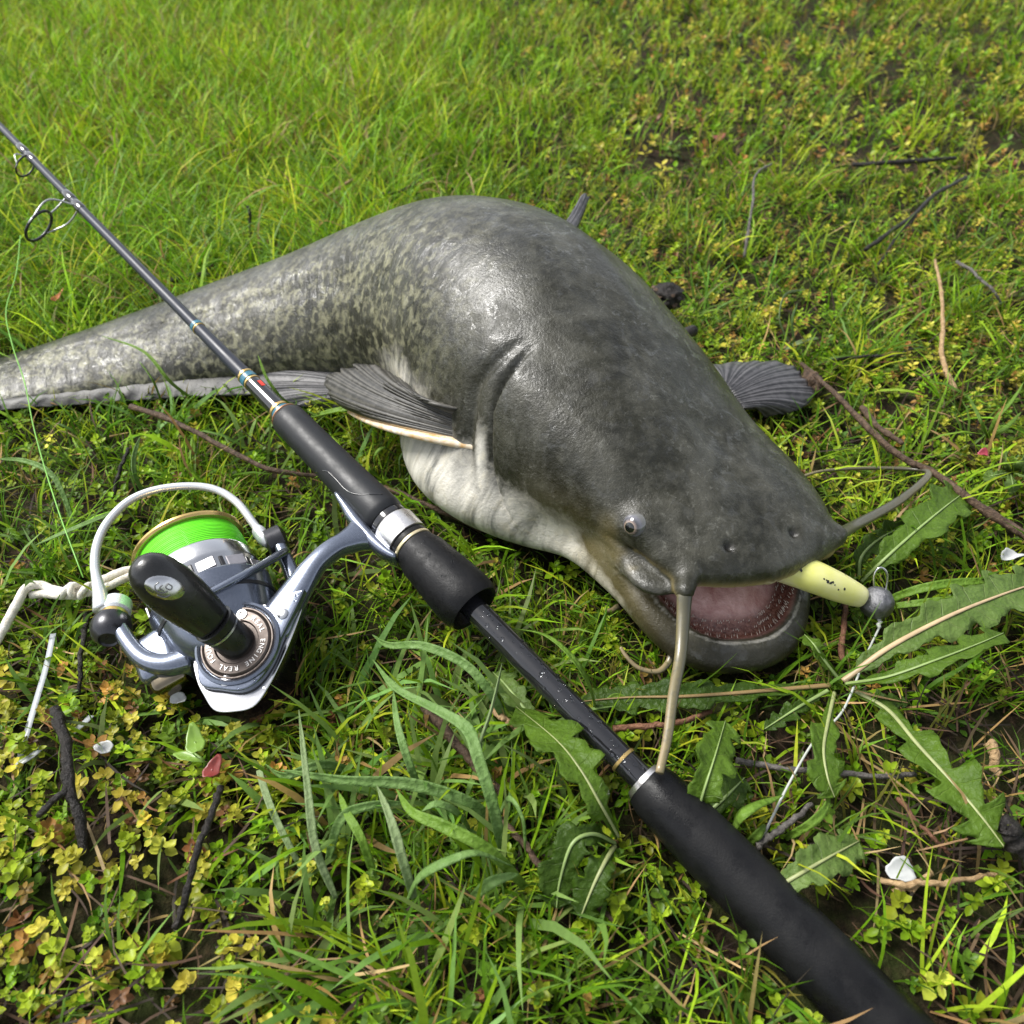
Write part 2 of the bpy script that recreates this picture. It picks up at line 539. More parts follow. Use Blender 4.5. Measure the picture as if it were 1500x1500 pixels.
def surface_net(sdf, lo, hi, h, block=6):
    lo = np.asarray(lo, float); n = (np.ceil((np.asarray(hi) - lo) / (h * block)).astype(int)) * block + 1
    nb = (n - 1) // block + 1
    g = [lo[k] + h * block * np.arange(nb[k]) for k in range(3)]
    CX = np.stack(np.meshgrid(*g, indexing='ij'), -1)
    cv = sdf(CX.reshape(-1, 3)).reshape(nb)
    band = np.abs(cv) < h * block * 1.9
    act = np.zeros(nb - 1, bool)
    for i in (0, 1):
        for j in (0, 1):
            for k in (0, 1):
                act |= band[i:nb[0] - 1 + i, j:nb[1] - 1 + j, k:nb[2] - 1 + k]
    val = np.repeat(np.repeat(np.repeat(cv, block, 0), block, 1), block, 2)[:n[0], :n[1], :n[2]].astype(np.float32)
    need = np.zeros(n, bool)
    fa = np.repeat(np.repeat(np.repeat(act, block, 0), block, 1), block, 2)
    for i in (0, 1):
        for j in (0, 1):
            for k in (0, 1):
                need[i:i + fa.shape[0], j:j + fa.shape[1], k:k + fa.shape[2]] |= fa
    I = np.argwhere(need)
    val[need] = sdf(lo + h * I)
    ins = val < 0
    S = np.zeros(n - 1, int)
    for i in (0, 1):
        for j in (0, 1):
            for k in (0, 1):
                S += ins[i:n[0] - 1 + i, j:n[1] - 1 + j, k:n[2] - 1 + k]
    cell = (S > 0) & (S < 8)
    cidx = np.argwhere(cell); vid = -np.ones(n - 1, int); vid[cell] = np.arange(len(cidx))
    acc = np.zeros((len(cidx), 3)); cnt = np.zeros(len(cidx))
    cor = [(i, j, k) for i in (0, 1) for j in (0, 1) for k in (0, 1)]
    for A in cor:
        for ax in range(3):
            if A[ax]: continue
            B = list(A); B[ax] = 1
            va = val[cidx[:, 0] + A[0], cidx[:, 1] + A[1], cidx[:, 2] + A[2]]
            vb = val[cidx[:, 0] + B[0], cidx[:, 1] + B[1], cidx[:, 2] + B[2]]
            x = (va < 0) != (vb < 0)
            t = np.where(x, va / np.where(x, va - vb, 1), 0)
            p = np.tile(np.array(A, float), (len(cidx), 1)); p[:, ax] += t
            acc[x] += p[x]; cnt[x] += 1
    V = lo + h * (cidx + acc / cnt[:, None])
    Fs = []
    for ax in range(3):
        b, c = (ax + 1) % 3, (ax + 2) % 3
        sl = [slice(None)] * 3; sl[ax] = slice(0, -1); e0 = ins[tuple(sl)]
        sl[ax] = slice(1, None); e1 = ins[tuple(sl)]
        E = np.argwhere(e0 != e1)
        E = E[(E[:, b] > 0) & (E[:, c] > 0) & (E[:, b] < n[b] - 1) & (E[:, c] < n[c] - 1)]
        def cid(db, dc):
            q = E.copy(); q[:, b] -= db; q[:, c] -= dc
            return vid[q[:, 0], q[:, 1], q[:, 2]]
        quad = np.stack([cid(1, 1), cid(0, 1), cid(0, 0), cid(1, 0)], 1)
        flip = ~e0[E[:, 0], E[:, 1], E[:, 2]]
        quad[flip] = quad[flip][:, ::-1]
        Fs.append(quad)
    F = np.vstack(Fs); F = F[(F >= 0).all(1)]
    return V, F
def mat_fish():
    t = NT('catfish_skin')
    co = t.coord()
    at_ = {k: t.attr(k).outputs['Fac'] for k in ('belly', 'mouth', 'teeth', 'lip', 'mottle', 'crest', 'hole')}
    fs = t.attr('fcoord').outputs['Vector']          # s, angle, side : coordinates along the body
    mp = t.node('Mapping'); mp.inputs['Scale'].default_value = (1.0, 1.0, 1.0); t.link(fs, mp.inputs[0])
    n_big = t.noise(38, 5, 0.6, co, 0.6); n_mid = t.noise(150, 5, 0.65, co, 0.4); n_fine = t.noise(900, 4, 0.65, co)
    grey = t.ramp(n_big, [(0.30, (0.007, 0.0068, 0.003)), (0.50, (0.019, 0.0185, 0.011)), (0.70, (0.060, 0.058, 0.044))])
    grey = t.mix(t.range(n_mid, 0.45, 0.75, 0, 0.55), grey, (0.085, 0.083, 0.066))
    grey = t.mix(t.range(n_fine, 0.55, 0.75, 0, 0.45), grey, (0.018, 0.018, 0.013))
    # thin slime scuffs
    scf = t.noise(330, 6, 0.78, co, 0.9)
    grey = t.mix(t.math('MULTIPLY', t.range(scf, 0.55, 0.68), t.range(n_big, 0.4, 0.6, 0.1, 0.55)), grey, (0.17, 0.168, 0.145))
    # pale freckles of the flank
    sp = t.noise(230, 3, 0.6, co, 0.5)
    sp2 = t.noise(60, 2, 0.5, co)
    spot = t.math('MULTIPLY', t.ramp(t.math('ADD', sp, t.math('MULTIPLY', sp2, 0.25)), [(0.58, (0, 0, 0)), (0.80, (1, 1, 1))]), at_['mottle'])
    grey = t.mix(t.math('MULTIPLY', spot, 0.75), grey, (0.27, 0.26, 0.16))
    # pale belly, marbled with grey (stretched across the body)
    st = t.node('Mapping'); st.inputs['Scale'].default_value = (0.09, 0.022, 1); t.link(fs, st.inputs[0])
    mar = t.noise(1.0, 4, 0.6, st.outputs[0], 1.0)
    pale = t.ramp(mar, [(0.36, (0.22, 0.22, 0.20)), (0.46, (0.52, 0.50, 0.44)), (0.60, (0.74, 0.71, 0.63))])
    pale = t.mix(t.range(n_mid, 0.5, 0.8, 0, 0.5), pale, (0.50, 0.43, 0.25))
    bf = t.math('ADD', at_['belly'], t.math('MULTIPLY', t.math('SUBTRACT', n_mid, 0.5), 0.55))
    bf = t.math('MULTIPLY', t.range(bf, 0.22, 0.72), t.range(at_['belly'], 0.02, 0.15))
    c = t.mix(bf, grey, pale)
    # crosswise streaks over the shoulder
    st2 = t.node('Mapping'); st2.inputs['Scale'].default_value = (0.25, 0.035, 1); t.link(fs, st2.inputs[0])
    stre = t.noise(1.0, 4, 0.65, st2.outputs[0], 0.5)
    c = t.mix(t.math('MULTIPLY', t.range(stre, 0.55, 0.75), t.math('MULTIPLY', at_['mottle'], 0.5)), c, (0.055, 0.058, 0.05))
    c = t.mix(at_['crest'], c, (0.011, 0.011, 0.007))
    c = t.mix(at_['hole'], c, (0.006, 0.005, 0.004))
    c = t.mix(at_['lip'], c, (0.34, 0.27, 0.11))
    flesh = t.ramp(n_mid, [(0.3, (0.32, 0.14, 0.12)), (0.7, (0.60, 0.38, 0.34))])
    c = t.mix(at_['mouth'], c, flesh)
    gum = t.ramp(n_fine, [(0.4, (0.10, 0.035, 0.025)), (0.7, (0.26, 0.12, 0.09))])
    c = t.mix(at_['teeth'], c, gum)
    fold = t.math('ADD', t.math('MULTIPLY', stre, at_['mottle']), t.math('MULTIPLY', n_fine, 0.18))
    rough = t.range(t.noise(300, 4, 0.7, co), 0.3, 0.7, 0.30, 0.52)
    rough = t.math('MULTIPLY', rough, t.range(at_['mouth'], 0, 1, 1.0, 0.5))
    wet = t.range(t.noise(55, 3, 0.55, co, 0.8), 0.40, 0.62, 0.05, 0.45)
    slime = t.range(t.noise(120, 5, 0.7, co, 1.0), 0.54, 0.60, 0.0, 0.9)
    wet = t.math('MAXIMUM', wet, slime)
    t.set(Base_Color=c, Roughness=rough, Coat_Weight=wet, Coat_Roughness=t.range(slime, 0.0, 0.9, 0.16, 0.05))
    t.p.inputs['Specular IOR Level'].default_value = 0.32
    b1 = t.bump(fold, 0.65, 0.0018)
    b2 = t.bump(t.math('ADD', n_mid, t.math('MULTIPLY', n_fine, 0.22)), 0.30, 0.0014, b1)
    t.set(Normal=b2)
    wetn = t.noise(480, 3, 0.6, co)
    t.link(t.bump(wetn, 0.34, 0.0009, t.bump(n_mid, 0.2, 0.0014, b1)), t.p.inputs['Coat Normal'])
    return t.m

def mat_fin(name, dark, light, edge):
    t = NT(name)
    uv = t.attr('fin').outputs['Vector']           # x across the rays, y along, z edge
    sep = t.node('SeparateXYZ'); t.link(uv, sep.inputs[0])
    co = t.coord()
    w = t.math('SINE', t.math('MULTIPLY', sep.outputs[0], 160.0))
    n = t.noise(220, 5, 0.65, co, 0.5)
    f = t.math('ADD', t.math('MULTIPLY', w, 0.22), n)
    c = t.ramp(f, [(0.30, dark), (0.72, light)])
    c = t.mix(sep.outputs[2], c, edge)
    t.set(Base_Color=c, Roughness=0.48, Normal=t.bump(f, 0.4, 0.0008))
    return t.m

def add_attr(me, name, vals, vec=False):
    a = me.attributes.new(name, 'FLOAT_VECTOR' if vec else 'FLOAT', 'POINT')
    a.data.foreach_set('vector' if vec else 'value', np.asarray(vals, np.float32).ravel())

fish = thing('catfish', 'large grey catfish with mottled flank lying curved on the grass, mouth open', 'fish', (0.04, 0.33, 0))
_V, _Fq = surface_net(fish_sdf, (-330, 150, -2), (180, 510, 140), VOX)
_d, _I = fish_sdf(_V, True)
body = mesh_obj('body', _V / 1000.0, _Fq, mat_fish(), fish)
_th, _s = _I['th'], _I['s']
_belly_edge = np.interp(_s, [0, 40, 80, 105, 130, 150, 190, 230, 300, 420], [114, 113, 113, 116, 118, 119, 122, 128, 136, 150])
_belly_lipglint = sstep(-24, 20, _th - _belly_edge) * (1 - 0.85 * sstep(190, 260, _s))
_yel = 0.22 * np.exp(-((_th - _belly_edge + 8) / 14) ** 2) * (_s < 110)
_mem = np.exp(-(((_s - _I['gs'] - 10) / 6.0) ** 2)) * sstep(85, 105, _th) * 0.62
_jawout = (_I['low'] < 2.0) & (_I['body'] > 1.5)
_jf = sstep(3.5, 0.0, _I['low']) * sstep(-1.5, 5.0, _I['body'])
_belly_lipglint = _belly_lipglint * (1 - _jf) + (0.06 + 0.5 * sstep(14, 32, _I['hr']) * sstep(-4, -12, _I['jd']) * sstep(66, 30, _I['ja'])) * _jf
_belly_lipglint = np.maximum(_belly_lipglint, np.maximum(_mem, _yel))
_inner = sstep(1.2, -0.3, np.abs(_I['cav']) - 1.0) * (_I['ja'] > 3)
_mouth = sstep(-5.5, -7.5, _I['dj']) * np.clip(_inner + sstep(1.25, 1.05, _I['tq']), 0, 1)
_rim = (_I['dj'] > -21) & (_I['dj'] < -2) & (_I['jd'] < 6) & (_I['ja'] > 12) & (_I['hd'] < -9)
_teeth = np.where(_rim, sstep(-12, -9.5, _I['dj']) * sstep(-5.5, -7.0, _I['dj']), 0)
_lw = ((np.abs(_I['hr0']) / 49) ** 2.5 + np.clip(44 - _I['a'], 0, 60) ** 2.5 / 44.5 ** 2.5) ** (1 / 2.5)
_lip = np.exp(-((_I['hd'] + 2.2) / 2.4) ** 2) * (_lw > 0.80) * (_I['a'] < 34) * 0.9 * (_I['low'] > 3)
_mott = sstep(125, 230, _s) * (0.25 + 0.75 * sstep(40, 85, _th)) 
_crest = np.exp(-(_th / 13.0) ** 2) * sstep(120, 170, _s) * 0.8
_hole = np.zeros(len(_V))
for _sg in (1, -1):
    _hole += np.exp(-(np.linalg.norm(_V - hpt(12, _sg * 16 + 2, 10.5), axis=1) / 2.0) ** 2) * 1.4 + np.exp(-(np.linalg.norm(_V - hpt(28, _sg * 19 + 2, 18.5), axis=1) / 1.4) ** 2)
_belly_lipglint = np.maximum(_belly_lipglint, 0.42 * np.exp(-((_I['dj'] + 4.8) / 0.6) ** 2) * (_I['ja'] > 40) * (_I['jd'] > -6) * (_I['low'] < 3) * (np.abs(_I['hr']) < 34))  # wet highlight along the lower lip, painted into the colour as a pale line
_padm = np.minimum(ell(_V, hpt(27, 42.5, -6.5), np.array([9.5, 9.5, 5.5])), ell(_V, hpt(17, 42, -5.5), np.array([10, 10, 4.2])))
_pm = sstep(2.0, 0.2, _padm)
_lip = _lip * (1 - _pm)
_lip = np.maximum(_lip, _jf * (0.02 + 0.30 * sstep(8, 34, _I['hr']) * sstep(76, 20, _I['ja'])) * sstep(-7, -5, _I['dj']))
_lip = np.maximum(_lip, 0.24 * np.exp(-((_th - 112) / 16) ** 2) * sstep(100, 70, _s) * sstep(20, 45, _s))
_belly_lipglint = _belly_lipglint * (1 - _pm) + _pm * 0.50 * sstep(-5, -11, _I['hd'])
_crest = np.maximum(_crest, _jf * 0.8 * sstep(40, 62, _I['ja']) * sstep(-4.2, -3.0, _I['dj']))
for _n, _v in dict(hole=np.clip(_hole, 0, 1), belly=_belly_lipglint, mouth=_mouth, teeth=_teeth, lip=_lip, mottle=_mott, crest=_crest).items():
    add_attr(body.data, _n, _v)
add_attr(body.data, 'fcoord', np.stack([_s, _th, np.sign(_I['r'])], 1), True)

# ---- eyes
m_eye = NT('fish_eye')
_z = m_eye.attr('iris').outputs['Fac']
m_eye.set(Base_Color=m_eye.ramp(_z, [(0.0, (0.006, 0.006, 0.007)), (0.335, (0.006, 0.006, 0.007)), (0.36, (0.26, 0.20, 0.15)), (0.45, (0.16, 0.12, 0.11)), (0.55, (0.05, 0.05, 0.055)), (0.75, (0.12, 0.12, 0.14)), (1.0, (0.13, 0.13, 0.12))]), Roughness=0.06, Coat_Weight=1.0, Coat_Roughness=0.02)
def fish_ray(px, py):
    d = nrm(ray(px, py)); t = 150.0
    for _ in range(160):
        v = fish_sdf((CAM * 1000 + d * t)[None])[0]
        if v < 0.1: return CAM * 1000 + d * t
        t += max(v * 0.75, 0.1)
    return CAM * 1000 + d * t
def grad(p):
    return nrm([fish_sdf((p + np.eye(3)[k])[None])[0] - fish_sdf((p - np.eye(3)[k])[None])[0] for k in range(3)])
_eR = fish_ray(928, 768)
_er_l = np.array([-(_eR - H0) @ HF, (_eR - H0) @ HR, (_eR - H0) @ HD])
def snap(p, steps=30):
    for _ in range(steps):
        p = p - grad(p) * fish_sdf(p[None])[0] * 0.7
    return p
def make_eye(p, look):
    n = grad(p)
    c = (p - n * 3.0)
    look = nrm(look)
    b = nrm(np.cross(look, [0, 0, 1])); u = np.cross(b, look)
    V = []; I = []; F = []
    R, S = 14, 28
    for i in range(R + 1):
        ph = math.pi * 0.75 * i / R
        for j in range(S):
            a = 2 * math.pi * j / S
            q = math.cos(ph) * look + math.sin(ph) * (math.cos(a) * b + math.sin(a) * u)
            V.append((c + q * 5.0) / 1000); I.append(min(1, ph / 1.25))
    for i in range(R):
        for j in range(S):
            k = (j + 1) % S; F.append((i * S + j, i * S + k, (i + 1) * S + k, (i + 1) * S + j))
    o = mesh_obj('eye', np.array(V), F, m_eye.m, fish)
    add_attr(o.data, 'iris', I)
make_eye(_eR, 0.55 * grad(_eR) + nrm(CAM * 1000 - _eR) * 0.35 + np.array([-0.25, 0, -0.32]))
_eL = snap(hpt(_er_l[0] + 4, -_er_l[1] + 4, _er_l[2] - 9))
#make_eye(_eL, grad(_eL) + np.array([0.2, 0, -0.2]))

# ---- barbels
m_barb = NT('barbel_skin')
_u = m_barb.attr('along').outputs['Fac']
_c = m_barb.ramp(_u, [(0.0, (0.030, 0.030, 0.022)), (0.35, (0.075, 0.070, 0.042)), (0.7, (0.15, 0.125, 0.06)), (1.0, (0.26, 0.20, 0.11))])
_c = m_barb.mix(m_barb.range(m_barb.noise(500, 4, 0.6, m_barb.coord(), 0.5), 0.5, 0.7, 0, 0.55), _c, (0.06, 0.06, 0.045))
m_barb.set(Base_Color=_c, Roughness=0.35, Coat_Weight=0.3, Coat_Roughness=0.15)
def barbel(pts, r0, r1, pale=0.0):
    P = smooth_path(pts, 46)
    k = np.linspace(0, 1, 46)
    V, F = tube_geo(P, r0 + (r1 - r0) * k ** 0.55, 14, 0.72)
    o = mesh_obj('barbel', V, F, m_barb.m, fish)
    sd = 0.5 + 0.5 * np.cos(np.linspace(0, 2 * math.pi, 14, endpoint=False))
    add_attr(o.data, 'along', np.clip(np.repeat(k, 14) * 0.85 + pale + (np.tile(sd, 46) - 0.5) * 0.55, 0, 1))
def mm(p): return np.asarray(p) / 1000.0
barbel([mm((68, 214, 48)), mm((65.2, 206, 48.4)), mm((64.2, 201.5, 47.0)), at(1001, 905, 0.042), at(997, 960, 0.036), at(986, 1020, 0.034), at(978, 1080, 0.032), at(966, 1132, 0.031)], 0.0045, 0.0014)
barbel([mm((124, 237.6, 38.2)), mm((136, 243, 38.5)), at(1255, 768, 0.031), at(1310, 738, 0.026), at(1345, 712, 0.024), at(1360, 692, 0.022), at(1330, 687, 0.018), at(1265, 686, 0.016), at(1205, 690, 0.018), at(1172, 699, 0.016)], 0.0037, 0.0009)
barbel([at(985, 955, 0.014), at(978, 972, 0.012), at(962, 984, 0.012), at(935, 978, 0.014), at(918, 962, 0.017), at(909, 948, 0.019)], 0.0017, 0.0008, 0.55)
barbel([at(905, 888, 0.010), at(896, 894, 0.010), at(887, 894, 0.011)], 0.0014, 0.0010, 0.5)
barbel([at(1190, 935, 0.008), at(1205, 945, 0.006), at(1225, 940, 0.004)], 0.0015, 0.0008, 0.5)

# ---- fins: fans of rays between a root line and tip points
def fin(name, roots, tips, mat, thick=0.0012, ripple=0.0009, sag=0.0, lead=0.0, edge_w=0.07, nray=9, label=None, bulge=None):
    NR = 64; NL = 22
    Rr = smooth_path(roots, NR); Tt = smooth_path(tips, NR)
    V = []; A = []
    rgn = np.random.default_rng(len(name) + nray)
    rag = np.interp(np.arange(NR), np.linspace(0, NR, nray * 2), rgn.uniform(-1, 1, nray * 2))
    for i in range(NR):
        k0 = i / (NR - 1); k = k0 + 0.018 * math.sin(13 * k0) + 0.012 * math.sin(29 * k0 + 1)
        for j in range(NL):
            t = j / (NL - 1)
            p = Rr[i] * (1 - t) + Tt[i] * t
            if bulge is not None: p = p + np.asarray(bulge) * math.sin(math.pi * t)
            p = p + np.array([0, 0, sag * math.sin(math.pi * t)])
            rp = ripple * (0.25 + t) * math.sin(k * math.pi * 2 * nray + 0.6 * math.sin(t * 4))
            # ragged margin
            if j >= NL - 2: p = p + (Tt[i] - Rr[i]) * (0.035 if j == NL - 1 else 0.012) * rag[i]
            p = p + np.array([0, -0.35, 0.94]) * rp
            V.append(p); A.append((k, t, lead * max(0.0, 1 - k / edge_w) ** 0.6))
    F = []
    for i in range(NR - 1):
        for j in range(NL - 1):
            a = i * NL + j; F.append((a, a + 1, a + NL + 1, a + NL))
    o = mesh_obj(name, np.array(V), F, mat, fish)
    add_attr(o.data, 'fin', A, True)
    m = o.modifiers.new('solid', 'SOLIDIFY'); m.thickness = thick; m.offset = 0
    if label: o['label'] = label
    return o
m_pec = mat_fin('pectoral_fin_skin', (0.020, 0.019, 0.016), (0.090, 0.085, 0.074), (0.62, 0.42, 0.20))
m_finb = mat_fin('dark_fin_skin', (0.018, 0.018, 0.020), (0.085, 0.082, 0.086), (0.3, 0.3, 0.3))
_pr = mm(fish_ray(694, 636))
_pv = _pr + np.array([0.002, 0.003, 0])
fin('pectoral_fin', [_pv + np.array([0, -0.002, -0.006]), _pv, _pv + np.array([-0.002, 0.006, 0.006])],
    [at(512, 600, 0.034), at(486, 585, 0.036), at(478, 566, 0.039), at(492, 548, 0.044), at(520, 538, 0.049), at(548, 536, 0.054), at(585, 556, 0.058), at(612, 578, 0.060)],
    m_pec, 0.0014, 0.00042, 0.0, lead=1.0, edge_w=0.10, nray=17, bulge=(-0.006, -0.010, 0.007))
# stiff pale first ray
_f0_ = _pv + np.array([0, -0.002, -0.006]); _f9_ = at(512, 600, 0.034)
_fr = np.array([_f0_ * (1 - k) + _f9_ * k + np.array([-0.006, -0.010, 0.0065]) * math.sin(math.pi * max(0, k)) + np.array([0, -0.0012, -0.0006]) for k in np.linspace(-0.05, 1, 24)])
m_spine = NT('fin_spine_skin')
m_spine.set(Base_Color=m_spine.ramp(m_spine.noise(160, 4, 0.6, m_spine.coord(), 0.4), [(0.35, (0.55, 0.33, 0.13)), (0.5, (0.62, 0.50, 0.34)), (0.66, (0.72, 0.68, 0.60))]), Roughness=0.3)
tube('fin_spine', _fr, np.linspace(0.0030, 0.0012, 24), m_spine.m, fish, 10, 0.8)
fin('pectoral_fin', [at(1060, 560, 0.030), at(1075, 580, 0.026), at(1090, 600, 0.022)],
    [at(1035, 536, 0.024), at(1100, 531, 0.022), at(1150, 534, 0.020), at(1178, 556, 0.018), at(1192, 580, 0.016), at(1170, 600, 0.015), at(1120, 610, 0.014)],
    m_finb, 0.0014, 0.0006, 0.003, nray=12)
fin('pelvic_fin', [at(500, 545, 0.026), at(520, 575, 0.020), at(540, 592, 0.016)],
    [at(395, 532, 0.020), at(370, 545, 0.018), at(372, 570, 0.014), at(420, 592, 0.012), at(470, 598, 0.011), at(520, 600, 0.011)],
    m_finb, 0.0012, 0.0006, 0.002, nray=6)
fin('pelvic_fin', [at(600, 590, 0.020), at(620, 605, 0.018)], [at(530, 592, 0.014), at(540, 606, 0.012), at(575, 622, 0.010)], m_finb, 0.0012, 0.0005, 0.001, nray=4)
# long anal fin along the lower edge of the tail
def ventral(s):
    i = np.interp(s, SS, np.arange(_M)); k = int(i)
    return (SC[k] - SD[k] * SPAR[k, 3] * 0.90 + SR[k] * SPAR[k, 1] * 0.15) / 1000
_sa = np.linspace(235, FL - 6, 10)
_ra = [ventral(x) for x in _sa]
_ta = []
for x, p in zip(_sa, _ra):
    q = p + np.array([-0.006, -0.012 - 0.003 * math.sin((x - 235) / 60), 0]); q[2] = max(0.006, p[2] - 0.006)
    _ta.append(q)
fin('anal_fin', _ra, _ta, mat_fin('anal_fin_skin', (0.012, 0.012, 0.011), (0.055, 0.053, 0.046), (0.3, 0.3, 0.3)), 0.0012, 0.0005, 0.001, nray=30)
_k = _M - 6
_c0 = SC[_k] / 1000
fin('caudal_fin', [(SC[_k] + SD[_k] * 17) / 1000, _c0, (SC[_k] - SD[_k] * 18) / 1000],
    [at(-30, 522, 0.012), at(-75, 540, 0.010), at(-85, 565, 0.009), at(-60, 590, 0.008), at(-10, 600, 0.008)], m_finb, 0.0014, 0.0005, 0.001, nray=14)
_df = fish_ray(818, 335) 
fin('dorsal_fin', [mm(_df) + np.array([-0.006, 0.010, -0.010]), mm(_df) + np.array([0.002, 0.004, -0.010])],
    [at(852, 290, 0.108), at(857, 287, 0.108), at(862, 289, 0.106)], m_finb, 0.0022, 0.0002, 0.0, nray=3, bulge=(0.001, 0, -0.003))
# fine teeth on the lower jaw pad
_cand = np.where((_teeth > 0.6) & (_I['dj'] > -11.5) & (np.abs((_I['dj'] + 7.0) % 1.5 - 0.75) > 0.42))[0]
if len(_cand):
    _pick = RNG.choice(_cand, min(520, len(_cand)), replace=False)
    _tv = []; _tf = []
    _gp = np.stack([fish_sdf(_V[_pick] + np.eye(3)[k]) - fish_sdf(_V[_pick] - np.eye(3)[k]) for k in range(3)], 1)
    _gp /= np.linalg.norm(_gp, axis=1)[:, None]
    for q, g in zip(_V[_pick], _gp):
        b = nrm(np.cross(g, HF)); c = np.cross(g, b); o = len(_tv)
        tip = q + g * 1.1 - HF * 0.7
        for k in range(4):
            a = k * math.pi / 2; _tv.append((q + 0.2 * (math.cos(a) * b + math.sin(a) * c)) / 1000)
        _tv.append(tip / 1000)
        _tf += [(o, o + 1, o + 4), (o + 1, o + 2, o + 4), (o + 2, o + 3, o + 4), (o + 3, o, o + 4)]
    _t = mesh_obj('teeth', np.array(_tv), _tf, simple('tooth_enamel', (0.55, 0.48, 0.40), 0.3), fish)
    _t['kind'] = 'stuff'
# ------------------------------------------------------------------ fishing rod
ROD_A = at(1030, 1232, 0.014); ROD_B = at(425, 617, 0.058)
ROD_F = nrm(ROD_B - ROD_A)
_tt = np.linspace(-0.2, 1.3, 6001)
_pp = project(ROD_A + ROD_F * _tt[:, None])
def rod_t(py):
    return float(np.interp(-py, -_pp[:, 1], _tt))
def rod_p(t): return ROD_A + ROD_F * t

m_eva = NT('black_foam_grip')
_co = m_eva.coord()
m_eva.set(Base_Color=m_eva.ramp(m_eva.noise(34, 6, 0.7, _co), [(0.35, (0.004, 0.004, 0.0045)), (0.58, (0.008, 0.008, 0.0085)), (0.74, (0.020, 0.019, 0.017))]),
          Roughness=m_eva.range(m_eva.noise(70, 6, 0.75, _co), 0.38, 0.62, 0.22, 0.66),
          Normal=m_eva.bump(m_eva.noise(1600, 3, 0.7, _co), 0.25, 0.0005))
m_eva.p.inputs['Specular IOR Level'].default_value = 0.22
m_seat = simple('dark_grey_reel_seat', (0.015, 0.016, 0.018), 0.46, 0, 0.15, 120, 0.1, 1500, spec=0.35)
m_blank = simple('glossy_black_blank', (0.012, 0.012, 0.014), 0.10, 0, 0.2, 60, coat=0.6)
m_blank2 = simple('blue_black_blank', (0.020, 0.023, 0.034), 0.36, 0, 0.15, 60, coat=0.0, spec=0.35)
m_gold = simple('gold_trim', (0.60, 0.42, 0.16), 0.3, 0.8, 0.1)
m_teal = simple('teal_thread_wrap', (0.035, 0.14, 0.20), 0.3, 0, 0.2, 900)
m_silver = simple('brushed_silver_ring', (0.72, 0.70, 0.69), 0.3, 0.95, 0.06, 300)
m_dkmetal = simple('dark_metal', (0.06, 0.06, 0.065), 0.3, 0.8)
m_redp = simple('red_paint', (0.65, 0.04, 0.02), 0.35)

rod = thing('fishing_rod', 'black spinning rod with foam grips and gold rings crossing the fish tail', 'fishing rod', rod_p(0.0))
def rseg(name, prof, mat, seg=48, deg=38):
    return lathe(name, ROD_A, ROD_F, prof, mat, rod, seg, deg)
T = rod_t
def rr(t0, t1, r, b=0.0008):
    return [(t0, r - b), (t0 + b, r), (t1 - b, r), (t1, r - b)]
# rear grip
_g0 = -0.135; _g1 = T(1148)
rseg('rear_grip', [(_g0, 0.0005), (_g0 + 0.0004, 0.0085), (_g0 + 0.003, 0.0115), (_g0 + 0.010, 0.0122), (_g0 + 0.04, 0.0112), (0.0, 0.0104), (_g1 - 0.010, 0.0098), (_g1 - 0.004, 0.0094), (_g1, 0.0082)], m_eva.m)
rseg('winding_check', [(_g1 + 0.0002, 0.0055), (_g1 + 0.0003, 0.0076), (_g1 + 0.0022, 0.0066), (_g1 + 0.0024, 0.005)], m_silver)
rseg('butt_blank', [(_g1 - 0.005, 0.0046), (T(885) + 0.004, 0.0049)], m_blank)
_t = T(1113); rseg('gold_ring', rr(_t - 0.0006, _t + 0.0006, 0.00505, 0.0001), m_gold)
# fore grip behind the seat: flares towards the butt, hollow end
_f0 = T(888); _f1 = T(803)
rseg('fore_grip', [(_f0 + 0.006, 0.0050), (_f0 + 0.004, 0.0075), (_f0 - 0.001, 0.0095), (_f0 - 0.0015, 0.0108), (_f0 + 0.001, 0.0120), (_f0 + 0.006, 0.0123), (_f0 + 0.016, 0.0116), (_f0 + 0.030, 0.0104), (_f1 - 0.002, 0.0094), (_f1, 0.0089), (_f1 + 0.0004, 0.006)], m_eva.m)
rseg('gold_ring', rr(_f1 + 0.0005, _f1 + 0.0019, 0.0091, 0.0002), simple('pale_gold_trim', (0.68, 0.58, 0.36), 0.3, 0.6, 0.05))
rseg('black_ring', rr(_f1 + 0.002, _f1 + 0.0045, 0.0088, 0.0003), m_eva.m)
_s1 = T(770)
rseg('locking_ring', [(_f1 + 0.0046, 0.0080), (_f1 + 0.005, 0.0094), (_s1 - 0.001, 0.0096), (_s1, 0.0090)], m_silver)
rseg('hood_gap', rr(_s1 + 0.0002, _s1 + 0.004, 0.0086), m_blank)
# reel seat
_e1 = T(611)
_sp = [(_s1 + 0.0042, 0.0078), (_s1 + 0.006, 0.0090)]
for k in range(11):
    q = k / 10; t = _s1 + 0.008 + (_e1 - _s1 - 0.010) * q
    _sp.append((t, 0.0092 - 0.0006 * math.sin(q * math.pi) - 0.0014 * q ** 2))
_sp += [(_e1 - 0.001, 0.0074), (_e1, 0.0066)]
rseg('reel_seat', _sp, m_seat)
